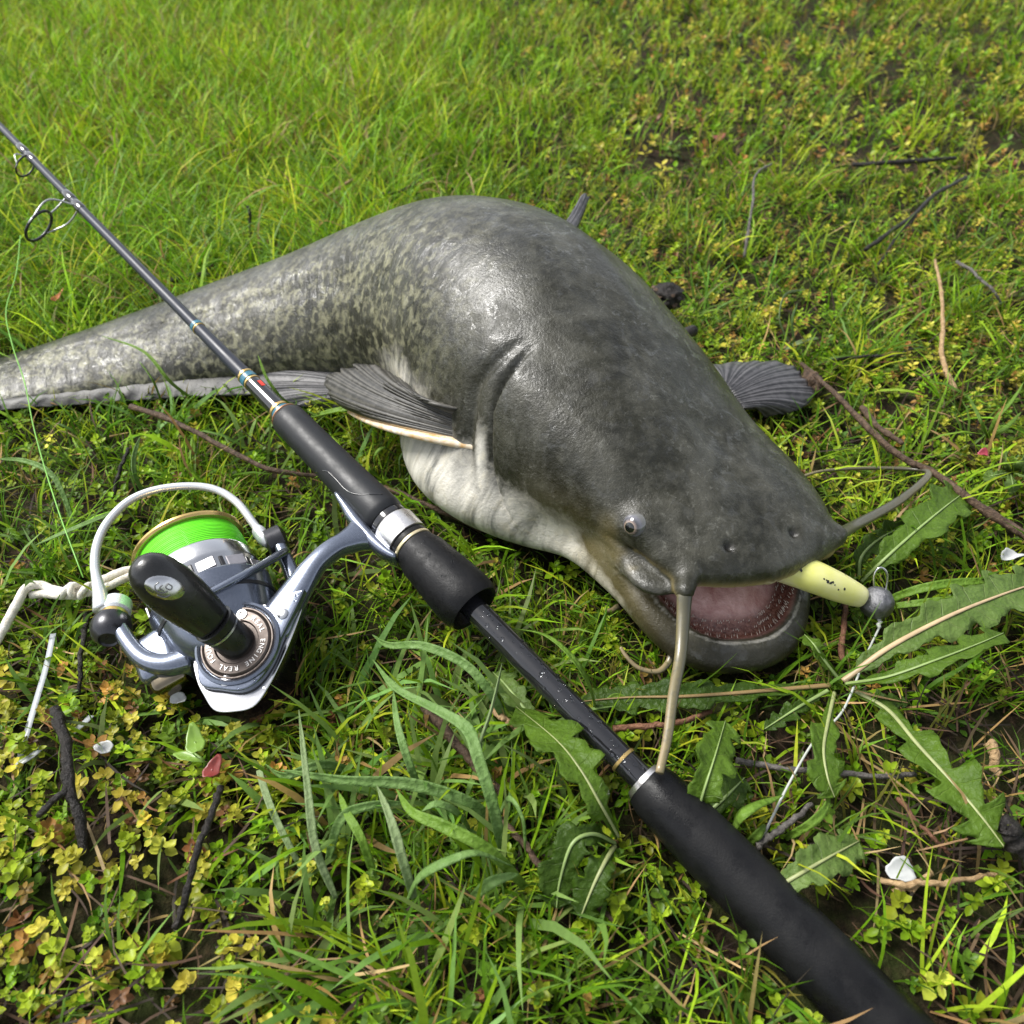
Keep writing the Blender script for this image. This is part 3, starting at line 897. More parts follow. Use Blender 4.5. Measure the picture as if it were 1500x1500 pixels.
# hood line engraved across the seat
def seat_r(t): return float(np.interp(t, [a for a, b in _sp], [b for a, b in _sp]))
def on_seat(px, py, lift=0.0):
    d = nrm(ray(px, py)); w = CAM - ROD_A
    dp = d - ROD_F * np.dot(d, ROD_F); wp = w - ROD_F * np.dot(w, ROD_F)
    r = 0.0089 + lift
    for _ in range(4):
        a = dp @ dp; b = 2 * dp @ wp; c = wp @ wp - r * r
        disc = max(b * b - 4 * a * c, 0.0)
        x = (-b - math.sqrt(disc)) / (2 * a)
        p = CAM + d * x; r = seat_r(float((p - ROD_A) @ ROD_F)) + lift
    return p
tube('hood_seam', smooth_path([on_seat(463, 692), on_seat(478, 690), on_seat(492, 702), on_seat(506, 717), on_seat(522, 724), on_seat(545, 724), on_seat(560, 724)], 40), 0.00035, m_blank, rod, 6)
rseg('copper_ring', rr(_e1 + 0.0001, _e1 + 0.0014, 0.0068, 0.0004), simple('copper_trim', (0.36, 0.20, 0.12), 0.4, 0.6))
# wraps and tapering blank
_tip = T(-130)
def blank_r(t):
    return float(np.interp(t, [_e1, T(555), T(480), T(300), T(195), _tip], [0.0042, 0.0036, 0.0029, 0.0024, 0.0021, 0.0013]))
_bt = np.concatenate([[_e1], np.linspace(_e1 + 0.01, _tip, 30)])
rseg('blank', [(float(t), blank_r(t)) for t in _bt], m_blank2, 28)
def wrap(name, y0, y1, mat, add=0.0003):
    t0, t1 = sorted((T(y0), T(y1)))
    rseg(name, [(t0, blank_r(t0)), (t0 + 0.0003, blank_r(t0) + add), (t1 - 0.0003, blank_r(t1) + add), (t1, blank_r(t1))], mat, 28)
wrap('thread_wrap', 609, 603, m_teal, 0.0007); wrap('gold_ring', 603, 599.5, m_gold, 0.0008)
wrap('thread_wrap', 599.3, 562, m_blank, 0.0003)
wrap('gold_ring', 562, 559.5, m_gold, 0.0005); wrap('thread_wrap', 559.2, 553, m_teal, 0.0005); wrap('gold_ring', 552.8, 549.8, m_gold, 0.0005)
wrap('gold_ring', 482.5, 480.8, m_gold, 0.0004); wrap('thread_wrap', 480.6, 476.5, m_teal, 0.0004)
_rp = on_seat(394, 573, -0.004)
_rv = np.cross(ROD_F, nrm(CAM - rod_p(T(573))))
_q = rod_p(T(572)); _out = nrm(nrm(CAM - _q) - ROD_F * np.dot(nrm(CAM - _q), ROD_F)); _sd = np.cross(ROD_F, _out)
_pv_ = []
for k in range(4):
    for a in (-1, 1):
        an = (0.75 + a * 0.22)
        _pv_.append(_q + ROD_F * (k - 1.5) * 0.0014 + (blank_r(T(572)) + 0.0006) * (math.cos(an) * _out + math.sin(an) * _sd))
_sg = 1 if np.dot(_sd, [1, 0, 0]) > 0 else -1
mesh_obj('red_mark', np.array(_pv_), [(2 * i, 2 * i + 1, 2 * i + 3, 2 * i + 2) for i in range(3)], m_redp, rod)
# line guides
def guide(py_foot, ring_px, ring_r, big=True):
    tf = T(py_foot); p = rod_p(tf)
    c = on_plane(ring_px[0], ring_px[1], p - np.array([0.012, 0.006, 0.016]), ROD_F * 0.5 + nrm(p - CAM) * 0.5)
    side = nrm(c - p - ROD_F * np.dot(c - p, ROD_F)); cr = np.cross(ROD_F, side)
    ax = nrm(ROD_F * 0.8 + side * 0.15 + np.array([0, -0.25, 0.3]))
    n1 = nrm(side - ax * np.dot(side, ax)); n2 = np.cross(ax, n1)
    P = np.array([c + ring_r * (math.cos(a) * n1 + math.sin(a) * n2) for a in np.linspace(0, 2 * math.pi, 41)])
    g = mesh_obj('line_guide', *merge([tube_geo(P, ring_r * 0.085, 8)]), m_dkmetal, rod)
    fr = []
    for s_ in (-1, 1):
        fr.append(tube_geo(smooth_path([p - side * 0 + ROD_F * 0.001 * s_, p + (c - p) * 0.45 + cr * s_ * ring_r * 0.9 + ROD_F * 0.004, c + n2 * s_ * ring_r * 1.02, c + n1 * ring_r * 0.4 + n2 * s_ * ring_r * 0.95], 20), ring_r * 0.06, 6))
    fr.append(tube_geo(smooth_path([p + ROD_F * 0.014, p + ROD_F * 0.008 + (c - p) * 0.4, c - n1 * ring_r], 12), ring_r * 0.06, 6))
    mesh_obj('frame', *merge(fr), simple('pale_guide_frame', (0.42, 0.43, 0.42), 0.3, 0.8), g)
    for o in (0.0, 0.012):
        t0 = tf + o - 0.005; rseg('guide_wrap', [(t0, blank_r(t0)), (t0 + 0.001, blank_r(t0) + 0.0004), (t0 + 0.009, blank_r(t0) + 0.0004), (t0 + 0.010, blank_r(t0))], m_blank, 24)
guide(303, (57, 331), 0.0095)
guide(232, (37, 243), 0.0068)
# rain drops on the varnish
def drops(name, sites, parent):
    V = []; F = []
    for p, n, r in sites:
        n = nrm(n); b = nrm(np.cross(n, [0.3, 0.9, 0.2])); c = np.cross(n, b); o = len(V)
        for i in range(4):
            ph = math.pi / 2 * (1 - i / 3.6)
            for j in range(8):
                a = 2 * math.pi * j / 8
                V.append(p + n * r * 0.55 * math.cos(ph) + r * math.sin(ph) * (math.cos(a) * b + math.sin(a) * c))
        V.append(p + n * r * 0.56)
        for i in range(3):
            for j in range(8):
                k = (j + 1) % 8; F.append((o + i * 8 + j, o + i * 8 + k, o + i * 8 + 8 + k, o + i * 8 + 8 + j))
        for j in range(8): F.append((o + 24 + j, o + 24 + (j + 1) % 8, o + 32))
    q = mesh_obj(name, np.array(V), F, m_water, parent); q['kind'] = 'stuff'
m_water = NT('rain_water')
m_water.set(Base_Color=(0.95, 0.97, 1.0), Roughness=0.02, IOR=1.33)
m_water.p.inputs['Transmission Weight'].default_value = 1.0
m_water = m_water.m
_sites = []
for k in range(150):
    t = random.uniform(_g1 + 0.003, T(900)) if random.random() < 0.75 else random.uniform(_f0 + 0.004, _f1)
    R_ = 0.00475 if t < T(890) else float(np.interp(t, [_f0 + 0.006, _f0 + 0.016, _f0 + 0.03, _f1], [0.0123, 0.0116, 0.0104, 0.0092]))
    p = rod_p(t); up = nrm(np.array([0, 0, 1]) - ROD_F * ROD_F[2]); sd = np.cross(ROD_F, up)
    a = random.gauss(0, 0.75); n = math.cos(a) * up + math.sin(a) * sd
    r = random.choice([0.0003, 0.0004, 0.0005, 0.0007, 0.0009]) * (0.55 if t > T(890) else 1)
    _sites.append((p + n * (R_ - 0.00002), n, r))
drops('rain_drops', _sites, rod)
# ------------------------------------------------------------------ spinning reel (local axes: f forward, u towards the rod, s handle side; mm)
_Zp = nrm(np.array([0, 0, 1]) - ROD_F * ROD_F[2]); _P = np.cross(ROD_F, _Zp)
if _P[0] > 0: _P = -_P
_ti, _ya = math.radians(18), math.radians(12)
RS = math.cos(_ti) * _Zp + math.sin(_ti) * _P
_U0 = math.cos(_ti) * (-_P) + math.sin(_ti) * _Zp
RF = ROD_F * math.cos(_ya) + _U0 * math.sin(_ya); RU = _U0 * math.cos(_ya) - ROD_F * math.sin(_ya)
RO = ROD_A + ROD_F * 0.161 - _U0 * 0.074
def L(f, u, s): return RO + (RF * f + RU * u + RS * s) / 1000.0
def Ld(f, u, s): return RF * f + RU * u + RS * s
def pick(px, py, s):
    c = on_plane(px, py, L(0, 0, s), RS) - RO
    return np.array([c @ RF, c @ RU]) * 1000
m_blue = NT('blue_grey_metallic_paint')
_co = m_blue.coord()
m_blue.set(Base_Color=m_blue.ramp(m_blue.noise(2500, 2, 0.5, _co), [(0.3, (0.12, 0.14, 0.185)), (0.7, (0.20, 0.225, 0.285))]), Metallic=0.8, Roughness=0.24, Coat_Weight=0.7, Coat_Roughness=0.06)
m_blue = m_blue.m
m_chrome = NT('polished_silver')
_co = m_chrome.coord()
m_chrome.set(Base_Color=(0.60, 0.60, 0.61), Metallic=1.0, Roughness=m_chrome.range(m_chrome.noise(120, 4, 0.6, _co), 0.3, 0.7, 0.10, 0.28), Normal=m_chrome.bump(m_chrome.noise(60, 2, 0.5, _co), 0.08, 0.001))
m_chrome = m_chrome.m
m_bail = simple('white_silver_bail', (0.72, 0.74, 0.75), 0.28, 0.55, 0.06, 200)
m_black = simple('black_rubber_knob', (0.012, 0.012, 0.012), 0.30, 0, 0.3, 150, 0.12, 900, coat=0.25)
m_bronze = simple('bronze_bearing_cap', (0.075, 0.060, 0.052), 0.36, 0.6, 0.12, 300)
m_dark = simple('dark_plastic', (0.018, 0.018, 0.020), 0.35)
m_line = NT('neon_green_braid')
_u = m_line.attr('wind').outputs['Fac']
_sw = m_line.math('SINE', m_line.math('MULTIPLY', _u, 1.0))
_ln = m_line.noise(1.4, 3, 0.6, m_line.coord((250, 250, 1500)))
m_line.set(Base_Color=m_line.ramp(m_line.math('ADD', m_line.math('MULTIPLY', _sw, 0.25), 0.5), [(0.2, (0.07, 0.50, 0.005)), (0.8, (0.17, 0.86, 0.015))]), Roughness=0.5, Normal=m_line.bump(_sw, 0.5, 0.0003))
m_line = m_line.m

reel = thing('spinning_reel', 'blue grey spinning reel wound with neon green line, clamped under the rod', 'fishing reel', L(0, 0, -14))
SU = -6.0      # spool axis offset
def spin(name, prof, mat, parent=reel, seg=64, u=SU, deg=35, caps=True):
    """profile in (f, radius) mm about the spool axis"""
    return lathe(name, L(0, u, 0), RF, [(f / 1000, r / 1000) for f, r in prof], mat, parent, seg, deg, caps)
spool = spin('spool', [(28, 12), (28, 21.6), (29, 22.2), (36.6, 22.6), (37.2, 23.0), (38.4, 23.0), (38.8, 22.4), (44.5, 22.2), (45.6, 21.6), (46, 19)], m_chrome)
spin('drag_knob', [(60, 6), (60, 14), (62, 14.5), (66, 13.5), (67, 12), (68, 8), (68.4, 1)], m_dark, spool)
spin('spool_lip', [(57.6, 19), (57.8, 22.2), (58.6, 22.9), (59.6, 22.8), (60.4, 21.5), (60.6, 8)], m_gold, spool)
_lp = [(45.8, 18)] + [(46 + 11.8 * k / 40, 20.6 + 0.8 * math.sin(math.pi * k / 40) + 0.10 * (k % 2)) for k in range(41)] + [(57.9, 18)]
lc = spin('line_coil', _lp, m_line, spool, 96, deg=80)
add_attr(lc.data, 'wind', np.repeat([2.4 * k for k in range(len(_lp))], 96) + np.tile(np.linspace(0, 2 * math.pi, 96, endpoint=False), len(_lp)))
# dark slots round the skirt
def boxgeo(c, ax, half):
    V = []; 
    for i in (-1, 1):
        for j in (-1, 1):
            for k in (-1, 1):
                V.append(c + ax[0] * i * half[0] + ax[1] * j * half[1] + ax[2] * k * half[2])
    return np.array(V), [(0, 1, 3, 2), (4, 6, 7, 5), (0, 4, 5, 1), (2, 3, 7, 6), (0, 2, 6, 4), (1, 5, 7, 3)]
for k in range(12):
    a = 2 * math.pi * k / 12 + 0.12
    rad = RU * math.sin(a) + RS * math.cos(a); tan = RU * math.cos(a) - RS * math.sin(a)
    v, f = boxgeo(L(33.2, SU, 0) + rad * 0.0222, (RF, tan, rad), (0.0027, 0.0009, 0.0008))
    bevel(mesh_obj('slot', v, f, m_dark, spool, False), 0.0004, 2)
    v, f = boxgeo(L(33.2, SU, 0) + rad * 0.0222 + tan * 0.0056, (RF, tan, rad), (0.0024, 0.0036, 0.00045))
    bevel(mesh_obj('skirt_panel', v, f, simple('skirt_satin', (0.42, 0.40, 0.41), 0.35, 0.9) if k == 0 else bpy.data.materials['skirt_satin'], spool, False), 0.0003, 2)
# rotor cup and arms
rotor = spin('rotor', [(4, 8), (5, 16), (8, 19), (14, 21.5), (22, 23.4), (26, 24.2), (29.5, 24.6), (30.2, 24.2), (30.2, 22.9), (27, 22.7), (27, 12)], m_blue)
spin('rotor_groove', [(21.0, 22.0), (21.0, 23.55), (22.4, 23.8), (22.4, 22.0)], m_dark, rotor, caps=False)
EA = nrm(RU * 65 - RS * 16); EB = nrm(np.cross(RF, EA))          # arm direction, tangential
if np.dot(EB, RS) < 0: EB = -EB
def arm(sg, endf, endr, name='rotor_arm', wid=(9, 8, 6.5, 5)):
    C = L(0, SU, 0)
    path = smooth_path([C + RF * 0.008 + EA * sg * 0.015, C + RF * 0.010 + EA * sg * 0.024, C + RF * 0.017 + EA * sg * 0.0305, C + RF * 0.030 + EA * sg * endr * 0.985 / 1000, C + RF * endf / 1000 + EA * sg * endr / 1000], 22)
    n = len(path); V = []; F = []
    Tn = np.gradient(path, axis=0); Tn /= np.linalg.norm(Tn, axis=1)[:, None]
    for i in range(n):
        k = i / (n - 1); w = np.interp(k, [0, .35, .7, 1], wid) / 1000; th = np.interp(k, [0, .3, .7, 1], [5.0, 4.2, 3.2, 2.6]) / 1000
        N = np.cross(Tn[i], EB)
        for j in range(16):
            a = 2 * math.pi * j / 16; ca, sa = math.cos(a), math.sin(a)
            V.append(path[i] + EB * w * np.sign(ca) * abs(ca) ** 0.5 + N * th * np.sign(sa) * abs(sa) ** 0.6)
    for i in range(n - 1):
        for j in range(16):
            k = (j + 1) % 16; F.append((i * 16 + j, i * 16 + k, i * 16 + 16 + k, i * 16 + 16 + j))
    F += [tuple(range(15, -1, -1)), tuple((n - 1) * 16 + j for j in range(16))]
    return mesh_obj(name, np.array(V), F, m_blue, rotor), path
armL, pL = arm(-1, 41, 34.5)
armR, pR = arm(1, 44, 33.0)
# hoops that tie the arms back to the rotor rim
for sg, p in ((1, pR),):
    C = L(0, SU, 0)
    q = smooth_path([p[-3], p[-4] + EB * 0.006 - EA * sg * 0.0005, C + RF * 0.030 + EA * sg * 0.024 + EB * 0.013, C + RF * 0.023 + EA * sg * 0.012 + EB * 0.0215, C + RF * 0.020 + EA * sg * -0.002 + EB * 0.0235], 24)
    tube('rotor_hoop', q, np.linspace(0.0028, 0.0022, 24), m_blue, rotor, 12, 0.7)
# counterweight block under the left arm
v, f = boxgeo(L(17, -31, 2), (RF, nrm(RU + RS * 0.1), nrm(np.cross(RF, RU))), (0.0095, 0.0085, 0.0095))
bevel(mesh_obj('arm_cover', v, f, m_blue, rotor), 0.0035, 4)
v, f = boxgeo(L(8, -30, 0), (RF, RU, RS), (0.0055, 0.0075, 0.0085))
bevel(mesh_obj('arm_base', v, f, simple('smoked_chrome', (0.20, 0.17, 0.12), 0.16, 1.0), rotor), 0.003, 4)
# line roller and bail
rl = L(41, -41, 8)
roll = lathe('line_roller', rl - EB * 0.000, nrm(EA * -0.3 + EB * 0.2 - RF * 0.9 + RS * 0.1), [(-0.009, 0.004), (-0.0085, 0.0058), (-0.003, 0.0060), (-0.002, 0.0052)], m_bail, reel, 32)
_ra = nrm(EA * -0.3 + EB * 0.2 - RF * 0.9 + RS * 0.1)
lathe('roller_sleeve', rl, _ra, [(-0.002, 0.0046), (-0.0018, 0.0052), (0.0012, 0.0052), (0.0015, 0.0046)], m_gold, roll, 32)
lathe('roller_cap', rl, _ra, [(0.0016, 0.0040), (0.0018, 0.0072), (0.005, 0.0078), (0.009, 0.0066), (0.0112, 0.0042), (0.0115, 0.0036), (0.0108, 0.0030), (0.0105, 0.0005)], m_dkmetal, roll, 32)
_e0 = L(44, -41.5, 9); _e1_ = L(48.5, 25, -6)
_pn = nrm(np.cross(_e1_ - _e0, nrm(RF + RS * 0.12)))
_bp = [(150, 893), (146, 868), (139, 830), (143, 795), (159, 763), (190, 733), (230, 717), (280, 712), (318, 718), (348, 737), (370, 765), (384, 785), (396, 796)]
_bw = [on_plane(x, y, _e0, _pn) for x, y in _bp]
_bs = smooth_path(_bw, 72)
_br = np.interp(np.linspace(0, 1, 72), [0, 0.06, 0.14, 0.5, 0.86, 0.88, 0.95, 1.0], [0.0036, 0.0030, 0.0019, 0.0016, 0.0018, 0.0030, 0.0032, 0.0026])
bail = tube('bail_wire', _bs, _br, m_bail, reel, 14)
lathe('bail_pivot', L(46, 25.5, -7) , EA, [(-0.004, 0.003), (-0.0035, 0.0062), (0.003, 0.0066), (0.0045, 0.0045), (0.0047, 0.001)], m_dkmetal, reel, 28)
# body shell, side plate, rear cover
def slab(name, px, s_pick, s0, s1, mat, parent=reel, bev=2.0, seg=3, shrink=0.0, taper=1.0):
    pts = np.array([pick(x, y, s_pick) for x, y in px])
    c = pts.mean(0); pts = c + (pts - c) * (1 - shrink)
    sm = smooth_path(np.vstack([np.column_stack([pts, np.zeros(len(pts))]), [[*pts[0], 0]]]), len(pts) * 5)[:-1, :2]
    n = len(sm); c2 = sm.mean(0) + np.array([5.0, 2.0]) * (taper < 1); V = [L(*(c2 + (q - c2) * taper), s0) for q in sm] + [L(f, u, s1) for f, u in sm]
    ar = 0.5 * sum(sm[i][0] * sm[(i + 1) % n][1] - sm[(i + 1) % n][0] * sm[i][1] for i in range(n))
    F = [tuple(range(n, 2 * n)), tuple(range(n - 1, -1, -1))] + [(i, (i + 1) % n, n + (i + 1) % n, n + i) for i in range(n)]
    if ar < 0: F = [q[::-1] for q in F]
    o = mesh_obj(name, np.array(V), F, mat, parent)
    return bevel(o, bev / 1000, seg, 50)
body_px = [(452, 862), (447, 892), (434, 930), (418, 968), (398, 1008), (376, 1038), (346, 1046), (318, 1044), (302, 1022), (291, 998), (284, 960), (286, 925), (306, 900), (345, 884), (395, 888), (425, 872)]
shell = slab('body_shell', body_px, 8, -13, 10.5, m_chrome, reel, 4.0, 4, 0.0, 0.52)
plate_px = [(446, 862), (432, 892), (412, 932), (397, 968), (376, 998), (352, 1011), (322, 1009), (293, 1002), (288, 968), (283, 940), (300, 908), (335, 888), (375, 884), (402, 888), (425, 868)]
plate = slab('side_plate', plate_px, 15, 10.6, 15, m_blue, reel, 1.6, 3)
slab('plate_seam', plate_px, 15, 10.2, 10.7, m_dark, shell, 0.05, 1, -0.02)
# stem and foot
def loft_path(name, P, W, TH, side, mat, parent, exp=0.7):
    P = np.asarray(P); n = len(P); V = []; F = []; S = 18
    Tn = np.gradient(P, axis=0); Tn /= np.linalg.norm(Tn, axis=1)[:, None]
    for i in range(n):
        sd = side - Tn[i] * np.dot(side, Tn[i]); sd /= np.linalg.norm(sd); N = np.cross(Tn[i], sd)
        for j in range(S):
            a = 2 * math.pi * j / S; ca, sa = math.cos(a), math.sin(a)
            V.append(P[i] + sd * TH[i] * np.sign(ca) * abs(ca) ** exp + N * W[i] * np.sign(sa) * abs(sa) ** exp)
    for i in range(n - 1):
        for j in range(S):
            k = (j + 1) % S; F.append((i * S + j, i * S + k, i * S + S + k, i * S + S + j))
    F += [tuple(range(S - 1, -1, -1)), tuple((n - 1) * S + j for j in range(S))]
    return mesh_obj(name, np.array(V), F, mat, parent)
_foot_c = on_plane(531, 772, rod_p(rod_t(757)) , nrm(CAM - rod_p(rod_t(757))))
_st = [pick(x, y, 9) for x, y in ((398, 925), (418, 893), (440, 858), (462, 826), (484, 803), (506, 785), (524, 770))]
_stp = [L(f, u, s) for (f, u), s in zip(_st, (9.5, 9.5, 9, 8.5, 7, 4, 1))]
_stq = smooth_path(_stp, 30); _kk = np.linspace(0, 1, 30)
loft_path('stem', _stq, np.interp(_kk, [0, .25, .5, .75, .9, 1], [.0085, .0062, .0042, .0042, .0060, .0085]), np.interp(_kk, [0, .3, .7, 1], [.0042, .0040, .0042, .0044]), RS, m_blue, reel)
# foot: a bar lying along the underside of the seat
_dn = nrm(L(f=_st[-1][0], u=_st[-1][1], s=0) - rod_p(rod_t(770)))
_dn = nrm(_dn - ROD_F * np.dot(_dn, ROD_F))
_fp = [rod_p(rod_t(y)) + _dn * d for y, d in ((802, .0085), (790, .0098), (770, .0104), (745, .0100), (728, .0090), (712, .0082))]
_fq = smooth_path(_fp, 24)
loft_path('foot', _fq, np.interp(np.linspace(0, 1, 24), [0, .3, .7, 1], [.0016, .0030, .0028, .0012]), np.full(24, .0055), np.cross(ROD_F, _dn), m_blue, reel)
# handle: bronze cap with lettering, collar, black knob with a silver oval
cap = lathe('bearing_cap', L(0, 0, 15), RS, [(-0.001, 0.0140), (0.0006, 0.0140), (0.0010, 0.0136), (0.0010, 0.0132), (0.0004, 0.0128), (0.0010, 0.0124), (0.0014, 0.0120), (0.0016, 0.0085), (0.0008, 0.0080), (0.0008, 0.0066), (0.0020, 0.0062), (0.0020, 0.0002)], m_bronze, reel, 72, 30)
lathe('cap_rim', L(0, 0, 15), RS, [(-0.0008, 0.0142), (0.0007, 0.0142), (0.0013, 0.0150), (0.0008, 0.0160), (-0.0006, 0.0163)], m_blue, cap, 72, caps=False)
m_txt = simple('pale_lettering', (0.62, 0.60, 0.58), 0.4, 0.4, 0.05)
def letters(word, a0, da, rad, size, flip=False):
    """letters set round the cap, angle measured in the cap plane from f towards u"""
    for i, ch in enumerate(word):
        if ch == ' ': continue
        cu = bpy.data.curves.new('letter', 'FONT'); cu.body = ch; cu.size = size; cu.align_x = 'CENTER'; cu.align_y = 'CENTER'; cu.extrude = 0.00006
        tmp = bpy.data.objects.new('letter', cu); COL.objects.link(tmp)
        me = bpy.data.meshes.new_from_object(tmp.evaluated_get(bpy.context.evaluated_depsgraph_get()))
        bpy.data.objects.remove(tmp, do_unlink=True); bpy.data.curves.remove(cu)
        a = a0 + da * i
        rd = RF * math.cos(a) + RU * math.sin(a); tn = np.cross(RS, rd)
        x = -tn; y = rd
        if np.dot(np.cross(x, y), RS) < 0: x = -x
        if flip: x, y = -x, -y
        c = L(0, 0, 16.72) + rd * rad
        co = np.array([v.co for v in me.vertices])
        for v, p in zip(me.vertices, co):
            v.co = Vector(c + x * p[0] + y * p[1] + RS * p[2])
        me.materials.append(m_txt)
        o = bpy.data.objects.new('letter', me); COL.objects.link(o); o.parent = cap
letters('REAL ENGINE', math.radians(62), math.radians(11.5), 0.0102, 0.0026)
letters('REAL FOUR', math.radians(200), math.radians(11.5), 0.0102, 0.0026)
_kd = nrm(Ld(17, -7, 34)); _k0 = L(0, 0, 16)
lathe('knob_collar', _k0, _kd, [(-0.002, 0.0062), (0.0, 0.0068), (0.0075, 0.0068), (0.0078, 0.0062)], m_black, reel, 32)
lathe('collar_ring', _k0, _kd, [(0.0078, 0.0064), (0.008, 0.0071), (0.0088, 0.0071), (0.009, 0.0064)], simple('thin_steel', (0.5, 0.5, 0.5), 0.25, 0.9), reel, 32)
lathe('knob_collar', _k0, _kd, [(0.009, 0.0066), (0.0095, 0.0073), (0.0125, 0.0078), (0.0128, 0.007)], m_black, reel, 32)
# egg-shaped knob, a little flat towards the camera
_vd = nrm(CAM - _k0); _kn = nrm(_vd - _kd * np.dot(_vd, _kd)); _kb = np.cross(_kd, _kn)
KP = [(0.0125, .0060), (0.0135, .0078), (0.017, .0084), (0.022, .0092), (0.028, .0098), (0.034, .0099), (0.040, .0092), (0.0445, .0078), (0.0475, .0056), (0.0490, .0030), (0.0494, .0004)]
V = []; F = []; S_ = 36
_kt = np.linspace(0, 1, 34)
for i, k in enumerate(_kt):
    x = k * (len(KP) - 1); i0 = min(int(x), len(KP) - 2); w = x - i0
    t = KP[i0][0] * (1 - w) + KP[i0 + 1][0] * w; r = KP[i0][1] * (1 - w) + KP[i0 + 1][1] * w
    for j in range(S_):
        a = 2 * math.pi * j / S_
        V.append(_k0 + _kd * t + r * (0.80 * math.cos(a) * _kn + 0.93 * math.sin(a) * _kb))
for i in range(33):
    for j in range(S_):
        k = (j + 1) % S_; F.append((i * S_ + j, i * S_ + k, i * S_ + S_ + k, i * S_ + S_ + j))
F += [tuple(range(S_ - 1, -1, -1)), tuple(33 * S_ + j for j in range(S_))]
knob = mesh_obj('handle_knob', np.array(V), F, m_black, reel)
# silver oval: a patch of the knob surface pushed slightly proud
def knob_hit(px, py):
    d = nrm(ray(px, py)); best = None
    for t in np.linspace(0.16, 0.36, 900):
        p = CAM + d * t - _k0; z = p @ _kd; n = p @ _kn; b = p @ _kb
        r = np.interp(z, [q[0] for q in KP], [q[1] for q in KP], left=0, right=0)
        if r > 0 and (n / (0.80 * r)) ** 2 + (b / (0.93 * r)) ** 2 < 1:
            lo, hi = t - 0.2 / 899, t
            for _ in range(14):
                md = (lo + hi) / 2; p = CAM + d * md - _k0; z = p @ _kd
                r = np.interp(z, [q[0] for q in KP], [q[1] for q in KP], left=1e-6, right=1e-6)
                if ((p @ _kn) / (0.80 * r)) ** 2 + ((p @ _kb) / (0.93 * r)) ** 2 < 1: hi = md
                else: lo = md
            return CAM + d * hi
    return None
_oc = np.array([241.0, 861.0]); _ang = math.radians(12)
def oval(name, sx, sy, lift, mat, parent, rings=8, seg=36):
    V = []; F = []
    for i in range(rings + 1):
        q = i / rings
        for j in range(seg):
            a = 2 * math.pi * j / seg
            x, y = sx * q * math.cos(a), sy * q * math.sin(a)
            px = _oc + np.array([x * math.cos(_ang) - y * math.sin(_ang), x * math.sin(_ang) + y * math.cos(_ang)])
            p = knob_hit(*px)
            if p is None: p = V[-1] if V else _k0
            V.append(p + nrm(CAM - p) * (lift * (1 - q ** 6) - 0.0001))
    for i in range(rings):
        for j in range(seg):
            k = (j + 1) % seg; F.append((i * seg + j, i * seg + k, i * seg + seg + k, i * seg + seg + j))
    return mesh_obj(name, np.array(V), F, mat, parent)
inset = oval('silver_inset', 31, 17.5, 0.0007, m_chrome, knob)
# engraved looping emblem on the inset
def emb(pts):
    return tube_geo(smooth_path([knob_hit(*(np.array(p))) + nrm(CAM - knob_hit(*np.array(p))) * 0.00075 for p in pts], 24), 0.00022, 5)
mesh_obj('emblem', *merge([emb([(233, 853), (227, 858), (229, 866), (238, 869), (246, 866)]), emb([(238, 857), (234, 862), (240, 866)]), emb([(246, 855), (252, 859), (250, 864), (243, 861), (246, 855)]), emb([(230, 872), (240, 875), (250, 872)])]), simple('engraved_grey', (0.22, 0.22, 0.22), 0.4, 0.7), inset)
# screws
for sx, sy in ((414, 899), (331, 997)):
    f_, u_ = pick(sx, sy, 15)
    sc = lathe('screw', L(f_, u_, 15), RS, [(-0.0005, 0.0022), (0.0004, 0.0022), (0.0007, 0.0018), (0.0007, 0.0002)], m_chrome, reel, 20)
f_, u_ = pick(357, 902, 15)
lathe('oil_port', L(f_ , u_, 16.3), RS, [(0, 0.0019), (0.0007, 0.0019), (0.0007, 0.0011), (0.0002, 0.0010), (0.0002, 0.0001)], m_txt, cap, 20)
_sites = []
for k in range(90):
    x, y = random.choice([(random.uniform(300, 400), random.uniform(985, 1010)), (random.uniform(395, 440), random.uniform(870, 960)), (random.uniform(440, 480), random.uniform(800, 850))])
    f_, u_ = pick(x, y, 15)
    _pf = np.array([pick(a, b, 15) for a, b in plate_px])
    ins = False; n = len(_pf)
    for i in range(n):
        a, b = _pf[i], _pf[(i + 1) % n]
        if (a[1] > u_) != (b[1] > u_) and f_ < (b[0] - a[0]) * (u_ - a[1]) / (b[1] - a[1]) + a[0]: ins = not ins
    if ins and math.hypot(f_, u_) > 17: _sites.append((L(f_, u_, 15.0), RS, random.choice([.0003, .0004, .0006, .0008])))
if _sites: drops('rain_drops', _sites, reel)
# ------------------------------------------------------------------ lure, lines, cord
lure = thing('fishing_lure', 'pale yellow soft lure with round lead head hanging from the fish mouth', 'lure', at(1284, 883, 0.012))
m_soft = NT('pale_yellow_soft_plastic')
_co = m_soft.coord()
m_soft.set(Base_Color=m_soft.ramp(m_soft.noise(70, 3, 0.5, _co), [(0.35, (0.62, 0.62, 0.18)), (0.65, (0.68, 0.66, 0.34))]), Roughness=0.33)
m_soft.p.inputs['Subsurface Weight'].default_value = 0.25
m_soft.p.inputs['Subsurface Radius'].default_value = (0.004, 0.004, 0.001)
_l0 = at(1130, 822, 0.034); _l1 = at(1185, 842, 0.033); _l2 = at(1232, 862, 0.027); _l3 = at(1264, 876, 0.022)
_lp = smooth_path([_l0, _l1, _l2, _l3], 30)
tube('soft_body', _lp, np.interp(np.linspace(0, 1, 30), [0, .35, .6, .9, .97, 1], [.0072, .0068, .0062, .0049, .0044, .0026]), m_soft.m, lure, 24)
